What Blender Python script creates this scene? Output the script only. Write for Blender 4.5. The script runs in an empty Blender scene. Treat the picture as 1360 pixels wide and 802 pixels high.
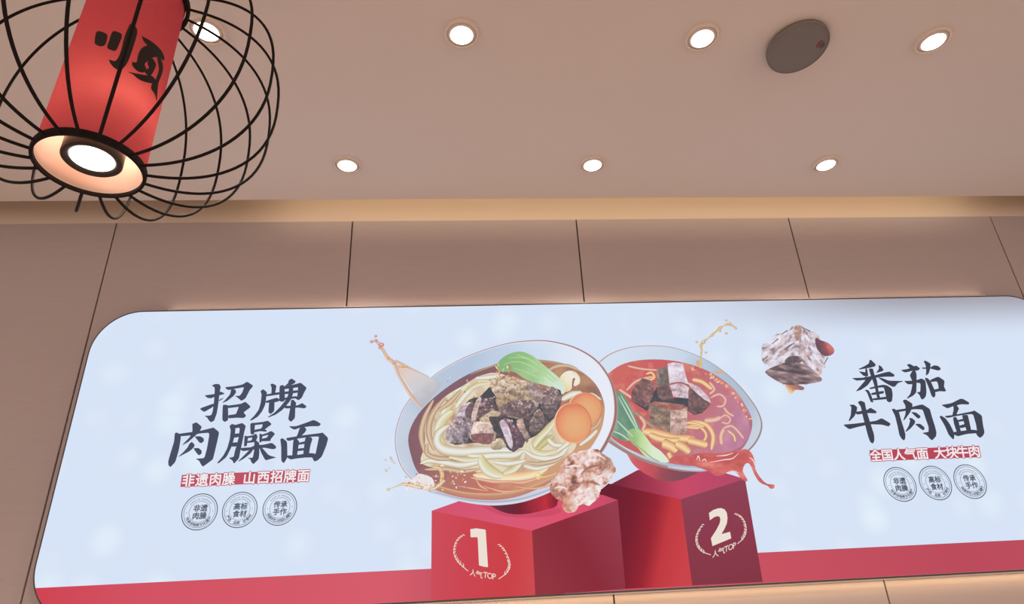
import bpy, bmesh, math, random
import numpy as np
from mathutils import Vector, Matrix
from mathutils.geometry import delaunay_2d_cdt

# ------------------------------------------------------------------ camera, world, exposure
SC = bpy.context.scene
COL = SC.collection
CAM_H = 1.5
FPX = 784.4844
RC = np.array([[0.9973877307144248, -0.05746226001119169, -0.04376989027556818],
               [0.07006450174245911, 0.9169826303780568, 0.39272614017975327],
               [0.017569297536043423, -0.39476694929959943, 0.9186132894339949]])
cam = bpy.data.cameras.new('camera')
cam.sensor_width = 36.0
cam.lens = FPX / 1360.0 * 36.0
cam.clip_start = 0.02
camo = bpy.data.objects.new('camera', cam)
COL.objects.link(camo)
_m = Matrix.Identity(4)
for _i in range(3):
    _m[_i][0] = RC[0][_i]; _m[_i][1] = RC[2][_i]; _m[_i][2] = -RC[1][_i]
_m[2][3] = CAM_H
camo.matrix_world = _m
SC.camera = camo

SC.view_settings.view_transform = 'Standard'
SC.view_settings.look = 'None'
SC.view_settings.gamma = 1.0
SC.view_settings.use_curve_mapping = False
SC.view_settings.exposure = 0.0
SC.cycles.use_denoising = True

world = bpy.data.worlds.new('restaurant_ambient')
SC.world = world
world.use_nodes = True
world.node_tree.nodes['Background'].inputs['Color'].default_value = (1.0, 0.80, 0.68, 1)
world.node_tree.nodes['Background'].inputs['Strength'].default_value = 1.15

CEIL_SPOT = 52.0      # watts of each downlight
COVE_W = 1.65
UNDER_W = 1.9

# ------------------------------------------------------------------ helpers
def lin(c):
    c = np.asarray(c, float) / 255.0
    return np.where(c <= 0.04045, c / 12.92, ((c + 0.055) / 1.055) ** 2.4)

def rgba(r, g, b):
    l = lin((r, g, b)); return (float(l[0]), float(l[1]), float(l[2]), 1.0)

def tag(o, label=None, cat=None, group=None, kind=None):
    if label: o['label'] = label
    if cat: o['category'] = cat
    if group: o['group'] = group
    if kind: o['kind'] = kind
    return o

def empty(name, loc=(0, 0, 0)):
    o = bpy.data.objects.new(name, None)
    o.empty_display_size = 0.05
    COL.objects.link(o); o.location = loc
    return o

def link(name, me, mat, parent=None):
    if mat is not None and not me.materials: me.materials.append(mat)
    o = bpy.data.objects.new(name, me); COL.objects.link(o)
    if parent is not None: o.parent = parent
    return o

def from_bm(name, bm, mat, parent=None, smooth=False):
    bmesh.ops.recalc_face_normals(bm, faces=bm.faces)
    me = bpy.data.meshes.new(name); bm.to_mesh(me); bm.free()
    if smooth:
        for p in me.polygons: p.use_smooth = True
    return link(name, me, mat, parent)

def add_box(bm, x0, x1, y0, y1, z0, z1, bevel=0.0):
    r = bmesh.ops.create_cube(bm, size=1.0)
    for v in r['verts']:
        v.co = Vector(((x0 + x1) / 2 + v.co.x * (x1 - x0), (y0 + y1) / 2 + v.co.y * (y1 - y0), (z0 + z1) / 2 + v.co.z * (z1 - z0)))
    if bevel > 0:
        es = list({e for v in r['verts'] for e in v.link_edges})
        bmesh.ops.bevel(bm, geom=es, offset=bevel, segments=2, affect='EDGES', profile=0.5)

def add_lathe(bm, prof, n=48, close=False):
    rings = []
    for r, z in prof:
        rings.append([bm.verts.new((r * math.cos(2 * math.pi * k / n), r * math.sin(2 * math.pi * k / n), z)) for k in range(n)] if r > 1e-6 else [bm.verts.new((0, 0, z))])
    pairs = list(zip(rings[:-1], rings[1:]))
    if close: pairs.append((rings[-1], rings[0]))
    for a, b in pairs:
        for k in range(n):
            k2 = (k + 1) % n
            if len(a) == 1 and len(b) == 1: continue
            if len(a) == 1: bm.faces.new((a[0], b[k], b[k2]))
            elif len(b) == 1: bm.faces.new((a[k], b[0], a[k2]))
            else: bm.faces.new((a[k], b[k], b[k2], a[k2]))

def add_tube(bm, pts, rad, n=8):
    pts = [Vector(p) for p in pts]
    prev = None; up = Vector((0, 0, 1))
    rings = []
    nrm = None
    for i, p in enumerate(pts):
        t = (pts[min(i + 1, len(pts) - 1)] - pts[max(i - 1, 0)]).normalized()
        if nrm is None:
            nrm = t.orthogonal().normalized()
        nrm = (nrm - t * nrm.dot(t)).normalized()
        b = t.cross(nrm)
        rings.append([bm.verts.new(p + (nrm * math.cos(2 * math.pi * k / n) + b * math.sin(2 * math.pi * k / n)) * rad) for k in range(n)])
    for a, b in zip(rings[:-1], rings[1:]):
        for k in range(n):
            bm.faces.new((a[k], a[(k + 1) % n], b[(k + 1) % n], b[k]))
    bm.faces.new(rings[0][::-1]); bm.faces.new(rings[-1])

def principled(name, col, rough=0.6, metal=0.0, noise=0.0, nscale=30.0, bump=0.0, stretch=(1, 1, 1)):
    m = bpy.data.materials.new(name); m.use_nodes = True
    nt = m.node_tree; b = nt.nodes['Principled BSDF']
    b.inputs['Base Color'].default_value = col
    b.inputs['Roughness'].default_value = rough
    b.inputs['Metallic'].default_value = metal
    if noise > 0 or bump > 0:
        tc = nt.nodes.new('ShaderNodeTexCoord'); mp = nt.nodes.new('ShaderNodeMapping')
        mp.inputs['Scale'].default_value = stretch
        nz = nt.nodes.new('ShaderNodeTexNoise'); nz.inputs['Scale'].default_value = nscale; nz.inputs['Detail'].default_value = 6
        nt.links.new(tc.outputs['Object'], mp.inputs['Vector']); nt.links.new(mp.outputs['Vector'], nz.inputs['Vector'])
        if noise > 0:
            mx = nt.nodes.new('ShaderNodeMix'); mx.data_type = 'RGBA'
            mx.inputs['A'].default_value = tuple(c * (1 - noise) for c in col[:3]) + (1,)
            mx.inputs['B'].default_value = tuple(min(1, c * (1 + noise)) for c in col[:3]) + (1,)
            nt.links.new(nz.outputs['Fac'], mx.inputs['Factor']); nt.links.new(mx.outputs['Result'], b.inputs['Base Color'])
        if bump > 0:
            bp = nt.nodes.new('ShaderNodeBump'); bp.inputs['Strength'].default_value = bump; bp.inputs['Distance'].default_value = 0.002
            nt.links.new(nz.outputs['Fac'], bp.inputs['Height']); nt.links.new(bp.outputs['Normal'], b.inputs['Normal'])
    return m

def emitter(name, col, strength, sample=True):
    m = bpy.data.materials.new(name); m.use_nodes = True
    nt = m.node_tree; nt.nodes.remove(nt.nodes['Principled BSDF'])
    e = nt.nodes.new('ShaderNodeEmission'); e.inputs['Color'].default_value = col; e.inputs['Strength'].default_value = strength
    nt.links.new(e.outputs['Emission'], nt.nodes['Material Output'].inputs['Surface'])
    if not sample: m.cycles.emission_sampling = 'NONE'
    return m

def rays(px, py):
    px = np.asarray(px, float); py = np.asarray(py, float)
    v = np.stack([(px - 680.0) / FPX, np.ones_like(px), (401.0 - py) / FPX], -1)
    return v @ RC          # rows: R^T d

# ------------------------------------------------------------------ materials
M = {}
M['ceiling'] = principled('ceiling_paint', (0.76, 0.675, 0.625, 1), 0.75, noise=0.02, nscale=3.0, bump=0.05)
M['cove'] = principled('cove_paint', (0.72, 0.60, 0.50, 1), 0.7, noise=0.02, nscale=4)
M['panel'] = principled('wall_panel_laminate', (0.475, 0.40, 0.405, 1), 0.42, noise=0.05, nscale=9.0, bump=0.03, stretch=(1, 1, 6))
M['joint'] = principled('panel_joint', (0.05, 0.04, 0.037, 1), 0.8)
M['floor'] = principled('floor_tile', (0.55, 0.47, 0.41, 1), 0.5, noise=0.06, nscale=4)
M['trim'] = principled('downlight_trim', (0.74, 0.62, 0.54, 1), 0.45)
M['black'] = principled('black_wire', (0.014, 0.010, 0.009, 1), 0.75)
M['black'].node_tree.nodes['Principled BSDF'].inputs['Specular IOR Level'].default_value = 0.15
M['ink'] = principled('lantern_ink', (0.022, 0.014, 0.012, 1), 0.85)
M['can'] = principled('lamp_can', (0.03, 0.018, 0.016, 1), 0.35)
M['grille'] = principled('speaker_grille', (0.20, 0.18, 0.168, 1), 0.6, noise=0.15, nscale=900)
M['grille_rim'] = principled('speaker_rim', (0.20, 0.17, 0.155, 1), 0.55)
M['frame'] = principled('lightbox_frame', (0.06, 0.05, 0.052, 1), 0.5)
M['lens'] = emitter('downlight_lens', (1.0, 0.93, 0.82, 1), 6.0, False)
M['lamp_lens'] = emitter('lantern_lens', (1.0, 0.90, 0.74, 1), 5.0, False)
M['led'] = emitter('cove_led', (1.0, 0.78, 0.45, 1), 6.0, False)

# ------------------------------------------------------------------ room shell
D = 2.7571            # front face of the wall panels
ZC = 3.1635           # ceiling
W = 1.2
SX0 = -1.8176         # first visible seam
XL, XR = SX0 - 3 * W, SX0 + 8 * W
SLOT = 0.21           # open cove between the ceiling board and the wall

bm = bmesh.new(); add_box(bm, XL, XR, -5.0, D + 0.2, -0.1, 0.0)
tag(from_bm('floor', bm, M['floor']), 'pale stone floor of the restaurant', 'floor', kind='structure')
bm = bmesh.new(); add_box(bm, XL, XR, -5.0, D - SLOT, ZC, ZC + 0.03)
tag(from_bm('ceiling', bm, M['ceiling']), 'pinkish beige painted ceiling with round downlights', 'ceiling', kind='structure')

wall = None
bm = bmesh.new(); add_box(bm, XL, XR, D + 0.012, D + 0.15, 0.0, ZC - 0.004)
wall = from_bm('wall_front', bm, M['joint'])
tag(wall, 'wall of tall beige panels with dark vertical joints', 'wall', kind='structure')
bm = bmesh.new(); add_box(bm, SX0 + 0.0035, SX0 + W - 0.0035, D, D + 0.012, 0.0, ZC, bevel=0.0015)
pan0 = from_bm('panel', bm, M['panel'], wall)
for i in range(-3, 8):
    if i == 0: continue
    o = pan0.copy(); COL.objects.link(o); o.parent = wall; o.location.x = i * W

bm = bmesh.new()
add_box(bm, XL, XR, D + 0.002, D + 0.15, ZC + 0.0005, ZC + 0.26)           # upstand behind the slot
add_box(bm, XL, XR, D - SLOT - 0.14, D + 0.002, ZC + 0.22, ZC + 0.26)     # lid of the cove
add_box(bm, XL, XR, D - SLOT - 0.14, D - SLOT - 0.11, ZC + 0.031, ZC + 0.22)
tag(from_bm('trim_1', bm, M['cove']), 'warm lit cove running between ceiling and wall panels', 'cove', kind='structure')

# LED strip lying in the cove, out of sight behind the ceiling edge
cs = empty('led_strip', (0.92, D - SLOT - 0.05, ZC + 0.031))
tag(cs, 'warm LED strip lying inside the ceiling cove', 'light strip')
bm = bmesh.new(); add_box(bm, -1.95, 1.95, -0.012, 0.012, 0.0, 0.012, bevel=0.002)
from_bm('strip_profile', bm, M['trim'], cs)
bm = bmesh.new(); add_box(bm, -1.94, 1.94, 0.0121, 0.0141, 0.002, 0.010)
from_bm('diffuser', bm, M['led'], cs)
l = bpy.data.lights.new('cove_light', 'AREA'); l.shape = 'RECTANGLE'; l.size = 3.9; l.size_y = 0.02
l.energy = COVE_W; l.color = (1.0, 0.82, 0.57)
lo = bpy.data.objects.new('cove_light', l); COL.objects.link(lo); lo.parent = cs
lo.location = (0, 0.02, 0.016); lo.rotation_euler = (math.radians(80), 0, 0)

# ------------------------------------------------------------------ downlights
def ceil_pt(px, py):
    d = rays(px, py); k = (ZC - CAM_H) / d[2]
    return d * k + np.array([0, 0, CAM_H])

def make_downlight(rad):
    r0 = rad
    bm = bmesh.new()
    add_lathe(bm, [(r0, 0.0), (r0, -0.006), (r0 * 0.975, -0.009), (r0 * 0.88, -0.009), (r0 * 0.84, -0.007), (r0 * 0.82, 0.0)], 48)
    t = bpy.data.meshes.new('trim_ring'); bmesh.ops.recalc_face_normals(bm, faces=bm.faces); bm.to_mesh(t); bm.free()
    bm = bmesh.new()
    add_lathe(bm, [(r0 * 0.83, -0.002), (r0 * 0.76, -0.006), (r0 * 0.70, -0.010), (r0 * 0.64, -0.010)], 48)
    g = bpy.data.meshes.new('gimbal'); bmesh.ops.recalc_face_normals(bm, faces=bm.faces); bm.to_mesh(g); bm.free()
    bm = bmesh.new()
    add_lathe(bm, [(r0 * 0.645, -0.009), (r0 * 0.60, -0.0125), (r0 * 0.45, -0.015), (r0 * 0.22, -0.0165), (0, -0.017)], 48)
    e = bpy.data.meshes.new('lens'); bmesh.ops.recalc_face_normals(bm, faces=bm.faces); bm.to_mesh(e); bm.free()
    for me in (t, g, e):
        for p in me.polygons: p.use_smooth = True
    t.materials.append(M['trim']); g.materials.append(M['trim']); e.materials.append(M['lens'])
    return t, g, e
DL1 = make_downlight(0.061); DL2 = make_downlight(0.064)
spots = [(275, 40, DL1, 'recessed ceiling downlight seen through the wires of the lantern cage'),
         (613, 45, DL1, 'recessed ceiling downlight in the nearer row, first one right of the lantern'),
         (933, 47, DL1, 'recessed ceiling downlight just left of the round grey speaker'),
         (1238, 54, DL1, 'recessed ceiling downlight right of the round grey speaker'),
         (461, 217, DL2, 'leftmost downlight of the row nearest the wall, close to the lantern'),
         (787, 217, DL2, 'middle downlight of the row nearest the wall, above the noodle bowls'),
         (1095, 219, DL2, 'rightmost downlight of the row nearest the wall, below the grey speaker')]
ROW1 = np.mean([ceil_pt(a, b)[1] for a, b, *_ in spots[:4]]); ROW2 = np.mean([ceil_pt(a, b)[1] for a, b, *_ in spots[4:]])
for i, (px, py, kit, lab) in enumerate(spots):
    p = ceil_pt(px, py)
    e = empty('downlight', (float(p[0]), float(ROW1 if i < 4 else ROW2), ZC))
    tag(e, lab, 'downlight', 'ceiling downlights')
    link('trim_ring', kit[0], None, e); link('gimbal', kit[1], None, e); link('lens', kit[2], None, e)
    l = bpy.data.lights.new('downlight_beam', 'SPOT'); l.energy = CEIL_SPOT; l.color = (1.0, 0.83, 0.66)
    l.spot_size = math.radians(105); l.spot_blend = 0.8; l.shadow_soft_size = 0.035
    lo = bpy.data.objects.new('downlight_beam', l); COL.objects.link(lo); lo.parent = e; lo.location = (0, 0, -0.03)

# ------------------------------------------------------------------ ceiling speaker
sp = empty('ceiling_speaker', (1.198, 1.538, ZC - 0.030))
tag(sp, 'round grey ceiling speaker with a tiny red and grey badge', 'speaker')
sp.rotation_euler = (math.radians(-7.5), math.radians(-0.6), 0)       # its cover hangs a little askew
RS = 0.107
bm = bmesh.new()
add_lathe(bm, [(RS - 0.004, 0.018), (RS, 0.016), (RS, 0.002), (RS - 0.0015, 0.0), (RS - 0.004, 0.0), (RS - 0.005, 0.003), (RS - 0.006, 0.018)], 72, True)
from_bm('rim', bm, M['grille_rim'], sp, True)
bm = bmesh.new()
add_lathe(bm, [(RS - 0.005, 0.002), (RS * 0.6, 0.0006), (RS * 0.3, 0.0002), (0, 0.0)], 72)
from_bm('grille', bm, M['grille'], sp, True)
bm = bmesh.new()
add_lathe(bm, [(0.0, 0.004), (RS - 0.012, 0.005), (RS - 0.012, 0.018), (RS - 0.03, 0.040), (0.0, 0.040)], 48)
from_bm('back_can', bm, M['can'], sp, True)
_b = ceil_pt(1093, 58) - ceil_pt(1061, 64)
BDX, BDY = float(_b[0]) * 0.97, float(_b[1]) * 0.97
bm = bmesh.new()
add_box(bm, -0.014, -0.003, -0.004, 0.014, -0.0015, 0.002, bevel=0.001)
add_box(bm, -0.010, 0.000, -0.012, -0.003, -0.0015, 0.002, bevel=0.001)
bo = from_bm('badge', bm, principled('badge_red', (0.24, 0.06, 0.05, 1), 0.5), sp); bo.location = (BDX, BDY, 0.0)
tag(bo, 'small red badge on the grille')
bm = bmesh.new()
add_box(bm, 0.001, 0.014, 0.002, 0.013, -0.0015, 0.002, bevel=0.001)
add_box(bm, 0.004, 0.010, -0.004, 0.019, -0.0013, 0.002, bevel=0.001)
bo = from_bm('badge', bm, principled('badge_grey', (0.10, 0.09, 0.09, 1), 0.5), sp); bo.location = (BDX, BDY, 0.0)
tag(bo, 'small dark grey badge on the grille')

# ------------------------------------------------------------------ lantern
LC = np.array([-0.7942, 1.0792, 0.7889 + CAM_H])
def axis_rot(ax, ay):
    t = math.hypot(ax, ay); return Matrix.Rotation(t, 3, Vector((ax / t, ay / t, 0)))
LM = axis_rot(-0.0746, -0.0432)
lan = empty('lantern', tuple(LC)); lan.rotation_euler = LM.to_euler()
tag(lan, 'hanging lantern with a black wire cage around a red fabric drum with a black character', 'lantern')
RB, RM_, HL, EN, EM, PH, RT = 0.1, 0.3458, 0.5478, 0.8769, 0.8277, 0.0151, 0.1072
RSH = 0.0975; HSH = 0.555
NW = 20
def cage_pt(a):
    r0 = RB if a < math.pi / 2 else RT
    s = max(math.sin(a), 0.0); c = math.cos(a)
    return r0 + (RM_ - r0) * s ** EN, HL * 0.5 * (1 - math.copysign(abs(c) ** EM, c))
bm = bmesh.new()
add_tube(bm, [(lambda q: (q[0], 0, q[1]))(cage_pt(math.pi * (0.5 - 0.5 * math.cos(math.pi * k / 56)))) for k in range(57)], 0.0034, 8)
w0 = from_bm('wire', bm, M['black'], lan, True); w0.rotation_euler.z = PH
for k in range(1, NW):
    o = w0.copy(); COL.objects.link(o); o.parent = lan; o.rotation_euler.z = PH + 2 * math.pi * k / NW
bm = bmesh.new(); add_lathe(bm, [(RB + 0.002, -0.004), (RB + 0.003, 0.0), (RB + 0.003, 0.012), (RB - 0.004, 0.012), (RB - 0.004, -0.004)], 64, True)
from_bm('bottom_ring', bm, M['black'], lan)
bm = bmesh.new(); add_lathe(bm, [(RT + 0.003, HL - 0.006), (RT + 0.003, HL + 0.010), (RT - 0.006, HL + 0.010), (RT - 0.006, HL - 0.006)], 64, True)
add_tube(bm, [(-RT, 0, HL + 0.002), (RT, 0, HL + 0.002)], 0.004); add_tube(bm, [(0, -RT, HL + 0.002), (0, RT, HL + 0.002)], 0.004)
from_bm('top_ring', bm, M['black'], lan)

def fabric(name, diff, trans, tmix, weave=0.08):
    m = bpy.data.materials.new(name); m.use_nodes = True
    nt = m.node_tree; nt.nodes.remove(nt.nodes['Principled BSDF'])
    d = nt.nodes.new('ShaderNodeBsdfDiffuse'); t = nt.nodes.new('ShaderNodeBsdfTranslucent'); mx = nt.nodes.new('ShaderNodeMixShader')
    tc = nt.nodes.new('ShaderNodeTexCoord'); mp = nt.nodes.new('ShaderNodeMapping'); mp.inputs['Scale'].default_value = (60, 60, 900)
    nz = nt.nodes.new('ShaderNodeTexNoise'); nz.inputs['Scale'].default_value = 1.0; nz.inputs['Detail'].default_value = 3
    nt.links.new(tc.outputs['Object'], mp.inputs['Vector']); nt.links.new(mp.outputs['Vector'], nz.inputs['Vector'])
    for n, c in ((d, diff), (t, trans)):
        x = nt.nodes.new('ShaderNodeMix'); x.data_type = 'RGBA'
        x.inputs['A'].default_value = tuple(v * (1 - weave) for v in c) + (1,); x.inputs['B'].default_value = tuple(min(1, v * (1 + weave)) for v in c) + (1,)
        nt.links.new(nz.outputs['Fac'], x.inputs['Factor']); nt.links.new(x.outputs['Result'], n.inputs['Color'])
    mx.inputs[0].default_value = tmix
    nt.links.new(d.outputs[0], mx.inputs[1]); nt.links.new(t.outputs[0], mx.inputs[2])
    nt.links.new(mx.outputs[0], nt.nodes['Material Output'].inputs['Surface'])
    return m
M['shade'] = fabric('red_lantern_fabric', (0.98, 0.135, 0.175), (0.37, 0.130, 0.122), 0.36)
M['lining'] = fabric('lantern_lining', (0.97, 0.80, 0.68), (0.97, 0.86, 0.80), 0.33, 0.03)
bm = bmesh.new(); add_lathe(bm, [(RSH, 0.004), (RSH, HSH)], 96)
from_bm('shade', bm, M['shade'], lan, True)
bm = bmesh.new(); add_lathe(bm, [(RSH - 0.002, 0.004), (RSH - 0.002, HSH)], 96)
from_bm('lining', bm, M['lining'], lan, True)
bm = bmesh.new(); add_lathe(bm, [(RSH + 0.0015, HSH - 0.006), (RSH + 0.0015, HSH + 0.006), (RSH - 0.008, HSH + 0.006), (0.02, HSH + 0.007), (0.02, HSH - 0.004), (RSH - 0.004, HSH - 0.006)], 64, True)
from_bm('shade_cap', bm, M['black'], lan)
# lamp hanging in the open bottom of the drum
lamp = empty('lamp', (0, 0, 0)); lamp.parent = lan
bm = bmesh.new(); add_lathe(bm, [(0, 0.062), (0.050, 0.062), (0.056, 0.057), (0.056, 0.018), (0.053, 0.015), (0.044, 0.018), (0.041, 0.022), (0.041, 0.04), (0, 0.04)], 48)
from_bm('can', bm, M['can'], lamp, True)
bm = bmesh.new(); add_lathe(bm, [(0.041, 0.0215), (0.02, 0.0195), (0, 0.019)], 48)
from_bm('lens', bm, M['lamp_lens'], lamp, True)
bm = bmesh.new()
add_tube(bm, [(0, 0, 0.062), (0, 0, HSH)], 0.006)
from_bm('stem', bm, M['can'], lamp)
l = bpy.data.lights.new('lantern_bulb', 'POINT'); l.energy = 1.05; l.color = (1.0, 0.82, 0.66); l.shadow_soft_size = 0.02
lo = bpy.data.objects.new('lantern_bulb', l); COL.objects.link(lo); lo.parent = lan; lo.location = (0.03, -0.02, 0.15)
# cord and ceiling rose
top = Vector(LC) + LM @ Vector((0, 0, HL))
bm = bmesh.new(); add_tube(bm, [(0, 0, HL), tuple(LM.inverted() @ (Vector((top.x, top.y, ZC - 0.02)) - Vector(LC)))], 0.003)
from_bm('cord', bm, M['black'], lan)
bm = bmesh.new(); add_lathe(bm, [(0.05, 0), (0.05, -0.015), (0.04, -0.022), (0.0, -0.022)], 40)
o = from_bm('ceiling_rose', bm, M['black'], lan, True)
o.location = LM.inverted() @ (Vector((top.x, top.y, ZC)) - Vector(LC)); o.rotation_euler = LM.inverted().to_euler()

# the character on the drum: outline followed in the photograph, laid on the cylinder
def catmull(pts, sub=4, closed=True):
    P = np.asarray(pts, float); n = len(P); out = []
    rng_ = range(n) if closed else range(n - 1)
    for i in rng_:
        if closed: a, b, c, d = P[i - 1], P[i], P[(i + 1) % n], P[(i + 2) % n]
        else: a, b, c, d = P[max(i - 1, 0)], P[i], P[i + 1], P[min(i + 2, n - 1)]
        for k in range(sub):
            t = k / sub
            out.append(0.5 * ((2 * b) + (c - a) * t + (2 * a - 5 * b + 4 * c - d) * t * t + (3 * b - a - 3 * c + d) * t ** 3))
    if not closed: out.append(P[-1])
    return np.array(out)

def inside(poly, pts):
    x, y = pts[:, 0], pts[:, 1]; r = np.zeros(len(pts), bool)
    x0, y0 = poly[:, 0], poly[:, 1]; x1, y1 = np.roll(x0, -1), np.roll(y0, -1)
    for a, b, c, d in zip(x0, y0, x1, y1):
        if b == d: continue
        r ^= ((b > y) != (d > y)) & (x < (c - a) * (y - b) / (d - b) + a)
    return r

def triangulate(poly, step=None):
    poly = np.asarray(poly, float)
    n = len(poly)
    pts = [tuple(q) for q in poly]
    if step:
        x0, y0 = poly.min(0); x1, y1 = poly.max(0)
        gx, gy = np.meshgrid(np.arange(x0 + step * .5, x1, step), np.arange(y0 + step * .5, y1, step))
        gx = gx + (np.arange(gx.shape[0]) % 2)[:, None] * step * .5
        g = np.stack([gx.ravel(), gy.ravel()], 1)
        if len(g): pts += [tuple(q) for q in g[inside(poly, g)]]
    v, e, f, *_ = delaunay_2d_cdt([Vector(q) for q in pts], [], [list(range(n))], 1, 1e-4)
    return np.array([tuple(q) for q in v]).reshape(-1, 2), [tuple(q) for q in f]

LMI = np.array(LM.inverted())
def on_drum(px, r):
    d = rays(px[:, 0], px[:, 1]) @ LMI.T
    o = LMI @ (np.array([0, 0, CAM_H]) - LC)
    A = d[:, 0] ** 2 + d[:, 1] ** 2; B = o[0] * d[:, 0] + o[1] * d[:, 1]; C = o[0] ** 2 + o[1] ** 2 - r * r
    k = (-B - np.sqrt(np.maximum(B * B - A * C, 0))) / A
    return o + d * k[:, None]
def zz(ox, oy, s, pts):
    return [(ox + x / s, oy + y / s) for x, y in pts]
SHUN = [[(110, 140), (140, 132), (195, 155), (200, 190), (180, 245), (140, 255), (100, 235), (98, 205)],
        [(240, 140), (270, 133), (320, 160), (300, 230), (270, 290), (230, 285), (200, 265), (215, 210)],
        [(385, 78), (405, 75), (440, 105), (445, 150), (420, 240), (370, 380), (320, 445), (280, 445), (240, 415), (215, 365), (270, 375), (310, 300), (345, 170)],
        [(482, 172), (500, 180), (570, 220), (640, 285), (668, 345), (660, 372), (620, 345), (575, 342), (545, 300), (530, 250), (500, 215)],
        [(490, 265), (560, 250), (600, 320), (580, 345), (520, 385), (508, 410), (520, 440), (500, 470), (450, 460), (410, 420), (405, 385), (440, 385), (455, 320)],
        [(530, 390), (560, 345), (600, 400), (590, 440), (570, 480), (545, 500), (510, 470), (520, 445), (542, 430)],
        [(610, 340), (640, 360), (658, 420), (650, 480), (620, 560), (612, 640), (605, 705), (590, 650), (560, 600), (570, 560), (600, 520), (625, 440)],
        [(370, 465), (500, 490), (570, 500), (610, 560), (570, 560), (500, 545), (450, 520), (410, 485)]]
vs, fs = [], []
for i, s in enumerate(SHUN):
    poly = catmull(zz(110, 20, 6.1714, s), 3)
    v, f = triangulate(poly, 4.0)
    q = on_drum(v, RSH + 0.0008 + 0.00002 * i)
    fs += [tuple(k + len(vs) for k in t) for t in f]; vs += [tuple(t) for t in q]
me = bpy.data.meshes.new('painted_character'); me.from_pydata(vs, [], fs)
tag(link('painted_character', me, M['ink'], lan), 'black brush character painted on the drum')

# ------------------------------------------------------------------ lightbox
BX0, BX1, BZ0, BZ1, BR = -1.775, 3.055, 1.340, 2.651, 0.205
BT = 0.03                       # how far the box stands off the wall
YF = D - BT                     # its front face
CX, CZ = (BX0 + BX1) / 2, (BZ0 + BZ1) / 2
box = empty('menu_lightbox', (CX, D, BZ0))
tag(box, 'wide backlit menu lightbox with rounded corners showing two noodle bowls on red blocks', 'lightbox')

def rrect(x0, x1, z0, z1, r, n=14):
    out = []
    for cx, cz, a0 in ((x1 - r, z1 - r, 0), (x0 + r, z1 - r, 90), (x0 + r, z0 + r, 180), (x1 - r, z0 + r, 270)):
        for k in range(n + 1):
            a = math.radians(a0 + 90 * k / n); out.append((cx + r * math.cos(a), cz + r * math.sin(a)))
    return out
outer = rrect(BX0 - 0.004, BX1 + 0.004, BZ0 - 0.004, BZ1 + 0.004, BR + 0.004)
inner = rrect(BX0 + 0.001, BX1 - 0.001, BZ0 + 0.001, BZ1 - 0.001, BR - 0.001)
bm = bmesh.new()
def loop(pts, y): return [bm.verts.new((x - CX, y - D, z - BZ0)) for x, z in pts]
L1, L2, L3, L4 = loop(outer, D - 0.0005), loop(outer, YF - 0.001), loop(inner, YF - 0.001), loop(inner, YF + 0.004)
for A, B in ((L1, L2), (L2, L3), (L3, L4)):
    for k in range(len(A)):
        k2 = (k + 1) % len(A); bm.faces.new((A[k], A[k2], B[k2], B[k]))
from_bm('frame', bm, M['frame'], box)
bm = bmesh.new()
L1 = loop(inner, D - 0.0005); L2 = loop(inner, YF + 0.006)
for k in range(len(L1)):
    k2 = (k + 1) % len(L1); bm.faces.new((L1[k], L1[k2], L2[k2], L2[k]))
bm.faces.new(L1); bm.faces.new(L2[::-1])
from_bm('body', bm, M['frame'], box)

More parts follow.
